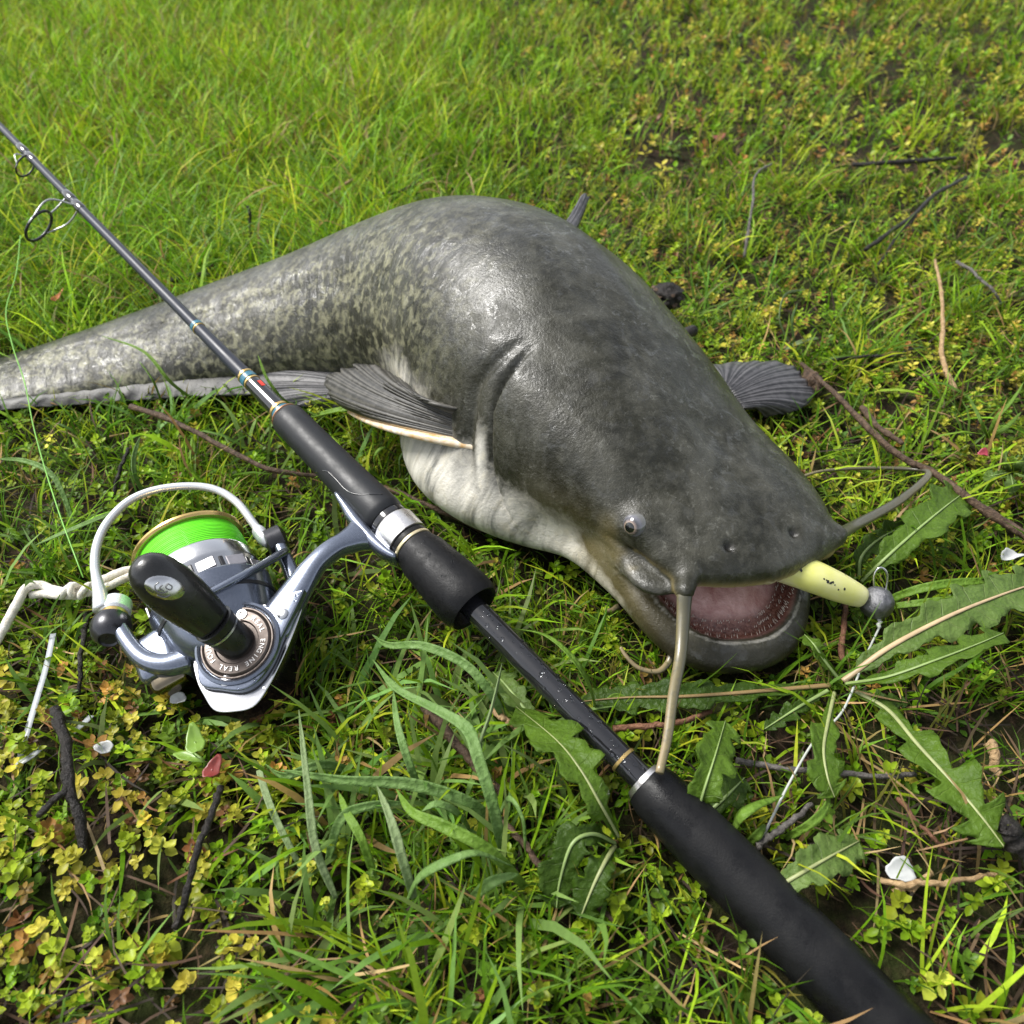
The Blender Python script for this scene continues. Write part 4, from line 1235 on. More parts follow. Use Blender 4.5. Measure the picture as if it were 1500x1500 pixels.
m_spk = simple('black_speckle', (0.01, 0.01, 0.01), 0.4)
def lure_pt(px, py, lift=0.0001):
    d = nrm(ray(px, py))
    for t in np.linspace(0.22, 0.40, 1600):
        p = CAM + d * t; q = np.linalg.norm(_lp - p, axis=1); i = int(q.argmin())
        if q[i] < np.interp(i / 29, [0, .35, .6, .9, .97, 1], [.0072, .0068, .0062, .0049, .0044, .0026]): return CAM + d * (t - lift), nrm(p - _lp[i])
    return None, None
for px, py, r in ((1207, 848, .0005), (1213, 852, .0007), (1217, 854, .0006), (1220, 853, .0005), (1223, 857, .0004), (1228, 864, .0004), (1237, 863, .0006), (1174, 836, .0006), (1211, 850, .0004), (1238, 842, .0003)):
    p, n = lure_pt(px, py)
    if p is None: continue
    b = nrm(np.cross(n, [0, 0, 1])); c = np.cross(n, b)
    V = [p + n * 0.0002] + [p + r * random.uniform(.7, 1.3) * (math.cos(a) * b + math.sin(a) * c) for a in np.linspace(0, 2 * math.pi, 9)[:-1]]
    mesh_obj('speckle', np.array(V), [(0, i, i % 8 + 1) for i in range(1, 9)], m_spk, lure)
_bc = at(1284, 883, 0.019); _brad = 0.0069
bm = bmesh.new(); bmesh.ops.create_icosphere(bm, subdivisions=4, radius=_brad)
for v in bm.verts:
    n = v.co.normalized()
    k = 1 + 0.018 * math.sin(n.x * 9 + n.y * 7) * math.sin(n.z * 8 + 1)
    q = (Vector((0.25, -0.45, 0.86)).normalized() - n).length
    k -= 0.05 * math.exp(-(q / 0.16) ** 2); k += 0.02 * math.exp(-((q - 0.26) / 0.08) ** 2)
    q = (Vector((0.70, -0.3, 0.65)).normalized() - n).length
    k -= 0.06 * math.exp(-(q / 0.14) ** 2)
    v.co = v.co * k + Vector(_bc)
_me = bpy.data.meshes.new('lead_head'); bm.to_mesh(_me); bm.free()
_me.polygons.foreach_set('use_smooth', [True] * len(_me.polygons))
_t = NT('dull_lead'); _co = _t.coord()
_t.set(Base_Color=_t.ramp(_t.noise(700, 4, 0.7, _co), [(0.3, (0.13, 0.13, 0.135)), (0.7, (0.30, 0.30, 0.31))]), Metallic=0.9, Roughness=_t.range(_t.noise(500, 4, 0.7, _co), .3, .7, .28, .5), Normal=_t.bump(_t.noise(1500, 4, 0.75, _co), 0.55, 0.0008))
_me.materials.append(_t.m)
_o = bpy.data.objects.new('lead_head', _me); COL.objects.link(_o); _o.parent = lure; _o.matrix_parent_inverse = Matrix.Translation(-lure.location)
_ho = lambda x, y: on_plane(x, y, _bc + np.array([0, 0.002, 0.004]), np.array([0, 1, -0.4]))
tube('hook_eye', smooth_path([_ho(1281, 868), _ho(1280, 845), _ho(1285, 834), _ho(1293, 832), _ho(1300, 842), _ho(1298, 866)], 30), 0.00042, simple('bright_wire', (0.6, 0.6, 0.6), 0.2, 0.95), lure, 8)
m_mono = simple('pale_monofilament', (0.42, 0.44, 0.40), 0.3, 0, 0.1)
tube('line_knot', smooth_path([_bc + np.array([0, -.0055, -.0035]), _bc + np.array([.0006, -.0068, -.0045]), _bc + np.array([-.0004, -.0078, -.005]), _bc + np.array([.0004, -.0088, -.0056])], 12), [.0007, .0009, .0006, .001, .0008, .0006, .001, .0009, .0007, .0009, .0007, .0005], m_mono, lure, 8)
tag(tube('fishing_line', smooth_path([_bc + np.array([0, -.0085, -.0055]), at(1268, 962, .013), at(1245, 1020, .014), at(1228, 1050, .016), at(1195, 1082, .016), at(1160, 1140, .015), at(1130, 1200, .013), at(1110, 1243, .006)], 60), 0.00045, m_mono),
    'thin grey line running from the lead jig head towards the rear grip', 'fishing line')
m_gline = simple('thin_green_braid', (0.16, 0.40, 0.05), 0.45, 0, 0.15)
tag(tube('braided_line', smooth_path([at(30, 345, .055), at(24, 400, .045), at(9, 455, .04), at(18, 505, .038), at(36, 560, .036), at(48, 620, .034), at(64, 680, .032), at(88, 755, .030), at(112, 820, .026), at(122, 846, .022)], 70), 0.00030, m_gline),
    'thin green braided line stretched from the rod guide down to the white cord', 'fishing line')
m_cord = NT('white_braided_cord')
_co = m_cord.coord()
m_cord.set(Base_Color=m_cord.ramp(m_cord.noise(350, 4, 0.6, _co), [(0.3, (0.52, 0.48, 0.38)), (0.65, (0.78, 0.75, 0.68))]), Roughness=0.75, Normal=m_cord.bump(m_cord.noise(1300, 3, 0.7, _co), 0.6, 0.0008))
def cordpath(p): return smooth_path([at(x, y, z) for x, y, z in p], 60)
_j = lambda P, a: P + RNG.normal(0, a, P.shape)
cord = thing('knotted_cord', 'white knotted cord leading into the grass beside the reel', 'cord', at(105, 865, 0.006))
tube('strand', _j(cordpath([(-20, 960, .012), (0, 930, .014), (22, 890, .017), (38, 862, .019), (58, 857, .018), (80, 864, .017), (105, 868, .018), (128, 862, .018), (150, 850, .020), (178, 838, .020), (214, 832, .018)]), .00008), .0019, m_cord.m, cord, 10)
tube('strand', _j(cordpath([(44, 872, .016), (62, 870, .016), (84, 872, .018), (110, 872, .019), (130, 868, .020), (152, 862, .020), (182, 848, .020), (212, 836, .018)]), .00008), .0017, m_cord.m, cord, 10)
_kn_c = at(112, 868, 0.019)
_kp = []
for k in range(90):
    a = 2 * math.pi * k / 30
    _kp.append(_kn_c + np.array([0.0045 * math.cos(a * 0.333) + 0.0012 * math.cos(a), 0.0030 * math.sin(a), 0.0030 * math.cos(a + 0.4) + 0.001]))
tube('knot', np.array(_kp), .0015, m_cord.m, cord, 8)
def ribbon(pts, w, n=40, up=None, fold=0.0, prof=None, nc=3, wave=0.0, twist=0.0):
    """flat strip along a path, 3 or 5 columns; returns verts, faces"""
    P = smooth_path(pts, n); k = np.linspace(0, 1, n)
    T, N, B = frames(P, up)
    W = w * (prof(k) if prof else np.ones(n))
    V = []; cols = np.linspace(-1, 1, nc)
    for i in range(n):
        a = twist * k[i]; b = B[i] * math.cos(a) + N[i] * math.sin(a); nn = N[i] * math.cos(a) - B[i] * math.sin(a)
        for c in cols:
            V.append(P[i] + b * W[i] * c + nn * (abs(c) * fold * W[i] + wave * math.sin(i * 1.1 + c * 2) * W[i]))
    F = [(i * nc + j, i * nc + j + 1, (i + 1) * nc + j + 1, (i + 1) * nc + j) for i in range(n - 1) for j in range(nc - 1)]
    return np.array(V), F
m_tape = NT('milky_plastic_tape'); m_tape.set(Base_Color=(0.50, 0.53, 0.55), Roughness=0.3, Alpha=0.6); m_tape = m_tape.m
for lab, p in (('long milky plastic strip lying beside the black forked twig', [(78, 928, .014), (68, 975, .013), (52, 1030, .012), (38, 1078, .011), (26, 1122, .008)]),
               ('short milky plastic strip crossing the foot of the longer strip', [(62, 1094, .010), (45, 1108, .010), (22, 1122, .009)]),
               ('small milky plastic scrap to the right of the black forked twig', [(134, 1048, .010), (122, 1060, .011), (108, 1072, .008)])):
    v, f = ribbon([at(*q) for q in p], 0.0011, 30, fold=0.1)
    o = tag(mesh_obj('plastic_strip', v, f, m_tape), lab, 'plastic strip'); o.modifiers.new('solid', 'SOLIDIFY').thickness = 0.0002

# ------------------------------------------------------------------ twigs and stalks
def mat_twig(name, a, b, rough=0.6):
    t = NT(name); co = t.coord((60, 60, 60))
    n = t.noise(6, 5, 0.7, co, 0.5)
    t.set(Base_Color=t.ramp(n, [(0.35, a), (0.65, b)]), Roughness=rough, Normal=t.bump(n, 0.9, 0.002)); t.p.inputs['Specular IOR Level'].default_value = 0.22; return t.m
m_tw = {'black': mat_twig('wet_black_bark', (0.008, 0.007, 0.006), (0.035, 0.030, 0.027), 0.4),
        'brown': mat_twig('brown_bark', (0.035, 0.022, 0.014), (0.13, 0.085, 0.055), 0.5),
        'grey': mat_twig('grey_bark', (0.06, 0.055, 0.05), (0.17, 0.155, 0.14), 0.55),
        'red': mat_twig('red_brown_stalk', (0.10, 0.045, 0.025), (0.24, 0.12, 0.07), 0.5),
        'tan': mat_twig('tan_straw', (0.24, 0.15, 0.07), (0.46, 0.32, 0.17), 0.6)}
def twig_geo(p, r0, r1, n=34, seg=8):
    P = smooth_path([at(x, y, z) for x, y, z in p], n)
    Ln = np.linalg.norm(P[-1] - P[0])
    w = np.cumsum(RNG.normal(0, 1, (n, 3)), axis=0); w -= np.linspace(0, 1, n)[:, None] * w[-1]
    P = P + w * 0.00022
    r = np.linspace(r0, r1, n) * (1 + RNG.normal(0, 0.07, n))
    for q in RNG.integers(2, n - 2, 3): r[q] *= 1.28
    return tube_geo(P, r, seg)
def twig(label, col, p, r0, r1, forks=()):
    o = mesh_obj('twig', *twig_geo(p, r0 / 1000, r1 / 1000), m_tw[col])
    tag(o, label, 'twig')
    for q, a, b in forks:
        mesh_obj('side_branch', *twig_geo(q, a / 1000, b / 1000, 20), m_tw[col], o)
    return o
twig('long curved dark twig passing under the reel seat of the rod', 'brown', [(192, 596, .020), (245, 614, .022), (300, 640, .022), (360, 675, .020), (402, 692, .018), (470, 698, .012), (540, 706, .012), (600, 728, .012), (650, 752, .010), (705, 778, .008)], 1.5, 1.1)
twig('thick black forked twig standing left of the reel in yellow groundcover', 'black', [(80, 1038, .020), (92, 1070, .022), (97, 1110, .022), (104, 1160, .020), (114, 1200, .016), (122, 1252, .010)], 2.1, 1.6, [([(102, 1150, .020), (85, 1168, .021), (56, 1196, .018)], 1.4, 1.0)])
twig('black twig slanting through yellow leaves below the reel body', 'black', [(322, 1152, .016), (312, 1190, .018), (292, 1240, .018), (268, 1318, .012), (255, 1360, .008)], 1.3, 1.1)
twig('short black twig upright beside the line roller of the reel', 'black', [(128, 895, .010), (124, 930, .014), (121, 970, .014), (114, 1030, .006)], 1.2, 0.8)
twig('knobbly brown twig among the broad blue green grass blades', 'brown', [(622, 1036, .018), (640, 1062, .020), (668, 1092, .018), (700, 1128, .014), (738, 1166, .010)], 1.9, 1.4)
twig('thin dark twig slanting under the dandelion leaves by the rod', 'brown', [(735, 1200, .012), (770, 1240, .014), (800, 1270, .014), (850, 1308, .012), (900, 1350, .008)], 1.2, 1.0)
twig('long dark twig running out from behind the far pectoral fin', 'brown', [(1172, 532, .018), (1210, 566, .022), (1262, 620, .024), (1310, 662, .022), (1370, 696, .020), (1430, 736, .020), (1500, 780, .018), (1570, 830, .012)], 1.3, 2.2, [([(1262, 598, .018), (1290, 626, .022), (1322, 650, .022)], 1.8, 1.2)])
twig('dark forked twig reaching over the moss in the far right', 'black', [(1268, 366, .016), (1305, 340, .022), (1342, 314, .026), (1372, 284, .028), (1415, 260, .024)], 1.7, 1.4, [([(1342, 316, .024), (1308, 352, .020), (1284, 392, .012)], 1.2, 0.9)])
twig('straight black twig lying across the far turf', 'black', [(1248, 241, .016), (1290, 238, .020), (1340, 236, .020), (1400, 232, .016)], 2.2, 1.9)
twig('pale grey stalk upright behind the back of the fish', 'grey', [(1090, 378, .010), (1096, 340, .024), (1102, 300, .036), (1106, 256, .046), (1130, 240, .044)], 1.2, 0.8)
twig('tan curved stalk bent in the grass right of the far fin', 'tan', [(1370, 380, .020), (1380, 425, .022), (1382, 480, .020), (1376, 512, .018), (1384, 545, .016), (1400, 575, .010)], 1.0, 1.7)
twig('thin arched grey twig left of the tan stalk tips', 'grey', [(1402, 384, .016), (1430, 402, .022), (1452, 424, .020), (1466, 446, .012)], 1.2, 0.8)
twig('thin level black twig above the far pectoral fin', 'black', [(1218, 527, .014), (1270, 522, .018), (1310, 520, .018), (1352, 508, .012)], 1.0, 0.7)
twig('short black twig behind the tail in lush grass', 'black', [(238, 414, .014), (275, 406, .020), (300, 402, .020), (345, 404, .014)], 1.8, 1.2, [([(290, 403, .018), (305, 392, .022), (322, 378, .024)], 1.2, 0.9)])
twig('dark upright stalk in the lush grass above the tail', 'black', [(362, 302, .040), (364, 326, .030), (370, 366, .010)], 1.1, 1.0)
twig('pale straw lying in grass behind the dorsal side', 'tan', [(516, 264, .024), (486, 284, .020), (454, 308, .012)], 1.3, 1.0)
twig('dark curved twig behind the back of the fish', 'black', [(534, 296, .014), (566, 284, .020), (594, 276, .020), (622, 254, .018)], 1.5, 1.3)
twig('dark thin stalk leaning in grass right of the green line', 'black', [(188, 656, .026), (176, 684, .022), (160, 742, .008)], 1.0, 0.9)
twig('red brown twig flat on the soil under the long barbel', 'red', [(898, 1066, .010), (945, 1060, .012), (990, 1056, .012), (1042, 1043, .008)], 1.3, 0.9)
twig('grey twig level across the soil below the dandelion rosette', 'grey', [(1078, 1112, .009), (1140, 1120, .011), (1210, 1128, .011), (1280, 1132, .010), (1340, 1134, .007)], 1.1, 0.9)
twig('red brown stalk upright under the lead jig head', 'red', [(1243, 868, .004), (1238, 900, .012), (1236, 935, .012), (1236, 968, .008)], 1.0, 1.3)
twig('pale straw level across bare soil below the torn dandelion leaf', 'tan', [(1290, 1288, .008), (1350, 1290, .010), (1410, 1286, .010), (1475, 1282, .006)], 1.0, 0.8)
twig('tan straw slanting beside the white petal', 'tan', [(1310, 1308, .007), (1335, 1298, .009), (1364, 1278, .008)], 1.1, 0.8)
twig('thick black stick poking in beside the torn dandelion leaf', 'black', [(1466, 1206, .022), (1480, 1222, .020), (1510, 1262, .016), (1560, 1330, .010)], 3.4, 3.2)
twig('thin red stalk crossing bare soil below the rosette', 'red', [(1316, 1170, .010), (1345, 1205, .012), (1372, 1232, .010), (1392, 1252, .006)], 0.8, 0.6)
twig('grey twig slanting from the grey line to the rear grip', 'grey', [(1110, 1240, .010), (1140, 1215, .013), (1190, 1178, .011)], 1.3, 0.9)
twig('dark twig across pale turf at the far side', 'black', [(442, 233, .012), (475, 234, .016), (512, 232, .012)], 1.8, 1.4)
twig('tan wood splinter at the edge of the bare soil', 'tan', [(1448, 1088, .012), (1456, 1108, .013), (1464, 1134, .010)], 2.0, 1.3)
twig('dry split straw beside the broad blades by the rod', 'tan', [(722, 1036, .012), (740, 1054, .014), (762, 1072, .010)], 1.6, 0.8)
# bark chip, dark cone, cut twig end by the fish
def lump(name, label, cat, c, r, mat, amp=0.18, freq=3.0, seedv=0.0, parent=None):
    bm = bmesh.new(); bmesh.ops.create_icosphere(bm, subdivisions=3, radius=1.0)
    for v in bm.verts:
        n = v.co.copy(); k = 1 + amp * math.sin(n.x * freq + seedv) * math.sin(n.y * freq * 1.3 + seedv * 2) + amp * 0.5 * math.sin(n.z * freq * 2.1 + seedv)
        v.co = Vector((n.x * r[0] * k + c[0], n.y * r[1] * k + c[1], n.z * r[2] * k + c[2]))
    me = bpy.data.meshes.new(name); bm.to_mesh(me); bm.free()
    me.polygons.foreach_set('use_smooth', [True] * len(me.polygons)); me.materials.append(mat)
    o = bpy.data.objects.new(name, me); COL.objects.link(o)
    return tag(o, label, cat)
lump('bark_chip', 'rough brown bark chip against the far pectoral fin', 'bark', at(1188, 560, .016), (.0055, .009, .006), m_tw['brown'], .3, 5, .4)
cone = lump('pine_cone', 'small dark cone beside the back of the fish', 'cone', at(976, 434, .030), (.010, .009, .008), m_tw['black'], .2, 6, 1.2)
for k in range(26):
    a = k * 2.4; z = -0.7 + 1.5 * k / 26; q = math.sqrt(max(0.05, 1 - z * z))
    n = np.array([q * math.cos(a), q * math.sin(a), z]); c = at(976, 434, .030) + n * np.array([.010, .009, .008]) * 0.98
    b = nrm(np.cross(n, [0, 0, 1.0])); u = np.cross(b, n)
    V = np.array([c - b * .0022, c + b * .0022, c + b * .0015 + n * .0016 - u * .0022, c - b * .0015 + n * .0016 - u * .0022, c + n * .0022 - u * .0010])
    mesh_obj('scale', V, [(0, 1, 4), (1, 2, 4), (2, 3, 4), (3, 0, 4)], m_tw['brown'] if k % 3 else m_tw['black'], cone)
stub = tag(mesh_obj('twig', *tube_geo(smooth_path([at(985, 500, .030), at(1002, 490, .034), at(1016, 484, .034)], 10), .0034, 12), m_tw['black']), 'short cut black twig with pale heartwood touching the head of the fish', 'twig')
_q = smooth_path([at(985, 500, .030), at(1002, 490, .034), at(1016, 484, .034)], 10)
mesh_obj('heartwood', *lathe_geo(_q[-1], _q[-1] - _q[-2], [(-.0004, .0024), (.0004, .0024), (.0008, .0014), (.0009, .0002)], 14), simple('pale_heartwood', (0.55, 0.36, 0.18), 0.6), stub)
# petals and coloured leaves
m_petal = simple('white_petal', (0.42, 0.43, 0.42), 0.5, 0, 0.12)
def petal(label, px, py, z, r, mat, name='petal', cat='petal', cup=0.35, asp=0.8, rot=0.0, tip=0.0):
    c = at(px, py, z); V = []; F = []; S, R_ = 20, 5
    ph = RNG.uniform(0, 6)
    for i in range(R_ + 1):
        q = i / R_
        for j in range(S):
            a = 2 * math.pi * j / S
            k = 1 + 0.10 * math.sin(3 * a + ph) + 0.06 * math.sin(7 * a) + tip * math.cos(a) ** 8 * (1 if math.cos(a) > 0 else 0.3)
            x, y = r * q * k * math.cos(a), r * asp * q * k * math.sin(a)
            V.append(c + np.array([x * math.cos(rot) - y * math.sin(rot), x * math.sin(rot) + y * math.cos(rot), r * cup * q * q * (0.6 + 0.5 * math.sin(2 * a + ph)) + 0.3 * y]))
    for i in range(R_):
        for j in range(S):
            k = (j + 1) % S; F.append((i * S + j, i * S + k, i * S + S + k, i * S + S + j))
    o = tag(mesh_obj(name, np.array(V), F, mat), label, cat)
    o.modifiers.new('solid', 'SOLIDIFY').thickness = 0.00025
    return o
petal('white petal lying on bare soil beside the straws', 1319, 1276, .010, .0046, m_petal)
petal('white petal scrap in dandelion leaves to the right of the lure', 1480, 816, .014, .0050, m_petal, cup=.6, asp=.5)
petal('small white petal under the yellow leaves right of the plastic scrap', 152, 1096, .012, .0036, m_petal, asp=.6)
petal('small white petal half hidden under the reel body', 262, 1024, .012, .0032, m_petal, asp=.7)
petal('crimson leaf lying in yellow groundcover below the reel', 311, 1128, .016, .0036, simple('crimson_leaf', (0.20, 0.035, 0.028), 0.4), 'fallen_leaf', 'leaf', .4, .7, 1.2, .5)
petal('round green seedling leaf upright behind the crimson leaf', 286, 1088, .020, .0056, simple('seedling_leaf', (0.16, 0.27, 0.04), 0.4), 'seedling_leaf', 'leaf', .3, .55, 1.9, .3)
petal('flat green seedling leaf left of the crimson leaf', 278, 1110, .015, .0050, bpy.data.materials['seedling_leaf'], 'seedling_leaf', 'leaf', .2, .45, 2.9, .4)
petal('pink bud in the moss beside the long dark twig', 1440, 666, .016, .0026, simple('pink_bud', (0.30, 0.04, 0.06), 0.4), 'bud', 'bud', .8, .9)
petal('orange dry leaf upright in grass behind the tail tip', 84, 436, .026, .0062, simple('orange_dry_leaf', (0.34, 0.11, 0.02), 0.5), 'fallen_leaf', 'leaf', .3, .25, 1.5, .5)
petal('red dry leaf on the far turf beyond the pale stalk', 1052, 203, .014, .0085, simple('red_dry_leaf', (0.20, 0.05, 0.03), 0.5), 'fallen_leaf', 'leaf', .3, .5, .8, .4)
# ------------------------------------------------------------------ leafy plants that can be told apart
def leaf_mat(name, a, b, vein, rough=0.38, trans=0.3, scale=90):
    t = NT(name); co = t.coord()
    n = t.noise(scale, 4, 0.6, co); n2 = t.noise(900, 3, 0.6, co)
    c = t.ramp(n, [(0.32, a), (0.68, b)])
    c = t.mix(t.range(n2, 0.55, 0.75, 0, 0.35), c, vein)
    lf = t.node('SeparateXYZ'); t.link(t.attr('leaf').outputs['Vector'], lf.inputs[0])
    vn = t.math('ABSOLUTE', t.math('SINE', t.math('SUBTRACT', lf.outputs[0], t.math('MULTIPLY', lf.outputs[1], 2.2))))
    vn = t.math('MULTIPLY', t.range(vn, 0.12, 0.02), t.range(lf.outputs[1], 0.04, 0.12))
    c = t.mix(t.math('MULTIPLY', vn, 0.55), c, vein)
    blot = t.noise(38, 5, 0.7, co)
    c = t.mix(t.range(blot, 0.58, 0.75, 0, 0.5), c, tuple(v * 0.45 for v in a))
    vor = t.node('TexVoronoi'); vor.inputs['Scale'].default_value = 420; t.link(co, vor.inputs['Vector'])
    t.set(Base_Color=c, Roughness=rough, Normal=t.bump(t.math('ADD', t.math('ADD', vor.outputs[0], n2), t.math('MULTIPLY', vn, -0.8)), 0.55, 0.0010))
    t.p.inputs['Specular IOR Level'].default_value = 0.22
    tr = t.node('BsdfTranslucent'); t.link(c, tr.inputs[0])
    mx = t.node('MixShader'); mx.inputs[0].default_value = trans
    t.link(t.p.outputs[0], mx.inputs[1]); t.link(tr.outputs[0], mx.inputs[2]); t.link(mx.outputs[0], t.out.inputs[0])
    return t.m
m_dand = leaf_mat('dandelion_green', (0.055, 0.110, 0.008), (0.100, 0.180, 0.018), (0.14, 0.22, 0.04))
m_dand2 = leaf_mat('dandelion_pale_green', (0.085, 0.150, 0.028), (0.140, 0.215, 0.052), (0.19, 0.25, 0.08))
m_dand3 = leaf_mat('dandelion_dark_green', (0.028, 0.062, 0.005), (0.055, 0.105, 0.012), (0.08, 0.13, 0.02))
m_rib = {'pale': simple('cream_midrib', (0.26, 0.29, 0.12), 0.45, 0, 0.2, 120), 'green': simple('green_midrib', (0.20, 0.28, 0.09), 0.45, 0, 0.2, 120),
         'pink': simple('pink_midrib', (0.42, 0.31, 0.18), 0.45, 0, 0.3, 60), 'brown': simple('brown_midrib', (0.22, 0.15, 0.06), 0.45, 0, 0.3, 80)}
m_blade = leaf_mat('blue_green_blade', (0.115, 0.215, 0.050), (0.180, 0.295, 0.090), (0.25, 0.35, 0.15), 0.42, 0.25, 140)
m_blade2 = leaf_mat('bright_green_blade', (0.115, 0.220, 0.022), (0.175, 0.300, 0.045), (0.22, 0.34, 0.07), 0.40, 0.3, 140)
m_bladep = leaf_mat('pale_blade_underside', (0.16, 0.23, 0.09), (0.23, 0.30, 0.14), (0.28, 0.34, 0.18), 0.5, 0.2, 140)
def lobed_leaf(parent, path, width, lobes=5, depth=0.6, mat=None, rib='pale', seedv=0, env=None, ribr=0.0011, curl=0.38, up=None):
    rg = np.random.default_rng(100 + seedv)
    n = 30 + lobes * 14
    P = smooth_path([at(*q) for q in path], n); k = np.linspace(0, 1, n)
    T, N, B = frames(P, [0, -0.2, 1] if up is None else up)
    e = env(k) if env else np.interp(k, [0, .06, .3, .55, .8, .94, 1], [.12, .16, .55, .85, 1.0, .62, .02])
    cols = np.array([-1, -.72, -.4, -.12, 0, .12, .4, .72, 1.0]); nc = len(cols)
    V = np.zeros((n, nc, 3))
    for sgn in (-1, 1):
        ph = rg.uniform(0, 1); jit = rg.uniform(.7, 1.25, lobes + 3)
        x = k * lobes + ph * 0.5
        fr = x - np.floor(x); li = np.floor(x).astype(int)
        tooth = np.where(fr < 0.22, fr / 0.22, 1 - ((fr - 0.22) / 0.78) ** 0.8)     # sharp towards the base, long slope to the tip
        tooth = np.where(k > 0.9, 1.0, tooth)
        fine = 0.06 * np.sin(k * lobes * 19 + ph * 9) * (tooth > 0.2)
        w = 0.74 * width * e * ((1 - depth) + depth * tooth * jit[li]) * (1 + fine) / 1000.0
        shift = -0.35 * depth * tooth * w      # lobes point back to the base
        for ci, c in enumerate(cols):
            if np.sign(c) != sgn and c != 0: continue
            a = abs(c)
            lift = curl * w * a * a * (0.4 + 0.6 * np.sin(k * 9 + ph * 6 + sgn)) + 0.10 * w * np.sin(k * 41 + c * 5) * a
            V[:, ci] = P + B * (w * c)[:, None] + T * (shift * a * a)[:, None] + N * lift[:, None]
    F = [(i * nc + j, i * nc + j + 1, (i + 1) * nc + j + 1, (i + 1) * nc + j) for i in range(n - 1) for j in range(nc - 1)]
    V = V.reshape(-1, 3); V[:, 2] = np.maximum(V[:, 2], 0.003)
    o = mesh_obj('leaf', V, F, mat or m_dand, parent)
    add_attr(o.data, 'leaf', np.stack([np.repeat(k * lobes * 7.5, nc), np.tile(np.abs(cols), n), np.zeros(n * nc)], 1), True)
    o.modifiers.new('solid', 'SOLIDIFY').thickness = 0.00035
    V2, F2 = tube_geo(P + N * 0.0003, np.interp(k, [0, .5, 1], [ribr * 0.75, ribr * 0.5, ribr * 0.15]), 8, 0.6)
    r = mesh_obj('midrib', V2, F2, m_rib[rib], o)
    return o
d1 = thing('dandelion', 'spreading dandelion rosette on the soil below the lead jig head', 'dandelion', at(1225, 1005, .004))
lobed_leaf(d1, [(1235, 998, .010), (1300, 950, .020), (1385, 905, .024), (1460, 874, .022), (1530, 850, .016)], 17, 6, .45, m_dand2, 'pink', 1, ribr=.0017)
lobed_leaf(d1, [(1215, 1004, .010), (1120, 1012, .014), (1010, 1020, .014), (920, 1022, .012), (850, 1028, .010)], 11, 7, .5, m_dand3, 'brown', 2, ribr=.0014)
lobed_leaf(d1, [(1212, 1012, .010), (1170, 1036, .012), (1120, 1068, .010)], 6, 5, .6, m_dand3, 'green', 3)
lobed_leaf(d1, [(1222, 1015, .010), (1212, 1060, .018), (1206, 1100, .022), (1212, 1140, .022), (1222, 1168, .018)], 13, 3, .6, m_dand, 'pale', 4, ribr=.0010)
lobed_leaf(d1, [(1250, 1012, .008), (1300, 1040, .013), (1345, 1092, .018), (1400, 1152, .022), (1440, 1200, .022), (1470, 1240, .020)], 19, 5, .75, m_dand, 'pale', 5, ribr=.0013)
lobed_leaf(d1, [(1240, 1002, .012), (1300, 992, .026), (1370, 968, .034), (1430, 945, .032), (1470, 928, .026)], 11, 5, .5, m_dand, 'green', 6)
lobed_leaf(d1, [(1228, 995, .010), (1205, 965, .018), (1192, 945, .022), (1178, 930, .020)], 7, 4, .6, m_dand, 'green', 7)
lobed_leaf(d1, [(1240, 1010, .008), (1290, 1022, .010), (1330, 1030, .009)], 6, 4, .7, m_dand3, 'brown', 8)
d2 = thing('dandelion', 'dandelion with broad toothed leaf beneath the bent barbel', 'dandelion', at(1270, 850, .004))
lobed_leaf(d2, [(1262, 852, .010), (1300, 815, .022), (1345, 775, .026), (1385, 742, .024), (1412, 722, .018)], 16, 4, .42, m_dand, 'green', 11)
lobed_leaf(d2, [(1258, 845, .010), (1262, 815, .018), (1290, 788, .018), (1330, 768, .014)], 10, 4, .5, m_dand3, 'green', 12)
d3 = thing('dandelion', 'dandelion with bright lobed leaf overlapping the glossy rod blank', 'dandelion', at(905, 1230, .004))
lobed_leaf(d3, [(905, 1225, .014), (880, 1180, .030), (850, 1128, .034), (815, 1085, .030), (756, 1036, .018)], 15, 4, .55, m_dand, 'pale', 21, ribr=.0009)
lobed_leaf(d3, [(900, 1235, .010), (868, 1222, .022), (838, 1236, .024), (820, 1290, .016), (815, 1330, .010)], 12, 4, .5, m_dand3, 'green', 22)
lobed_leaf(d3, [(900, 1240, .010), (885, 1265, .020), (868, 1300, .018), (850, 1345, .012)], 10, 3, .5, m_dand3, 'pale', 23)
lobed_leaf(d3, [(800, 1075, .010), (770, 1040, .016), (742, 1005, .016), (722, 985, .012)], 9, 4, .4, m_dand2, 'green', 24)
d4 = thing('dandelion', 'dandelion leaf standing between the rear grip and the chin', 'dandelion', at(1020, 1200, .004))
lobed_leaf(d4, [(1018, 1205, .012), (1030, 1160, .026), (1046, 1110, .030), (1062, 1056, .022)], 13, 3, .55, m_dand, 'green', 31)
lobed_leaf(d4, [(1020, 1205, .010), (1060, 1170, .016), (1090, 1140, .016)], 9, 3, .5, m_dand3, 'green', 32)
d5 = thing('dandelion', 'pale dandelion leaf lying beside the rear grip near the white petal', 'dandelion', at(1130, 1300, .004))
lobed_leaf(d5, [(1120, 1310, .010), (1165, 1284, .018), (1210, 1258, .018), (1258, 1232, .012)], 11, 4, .35, m_dand2, 'pale', 41)
d6 = thing('dandelion', 'small toothed rosette at the end of the long dark twig', 'dandelion', at(1480, 690, .004))
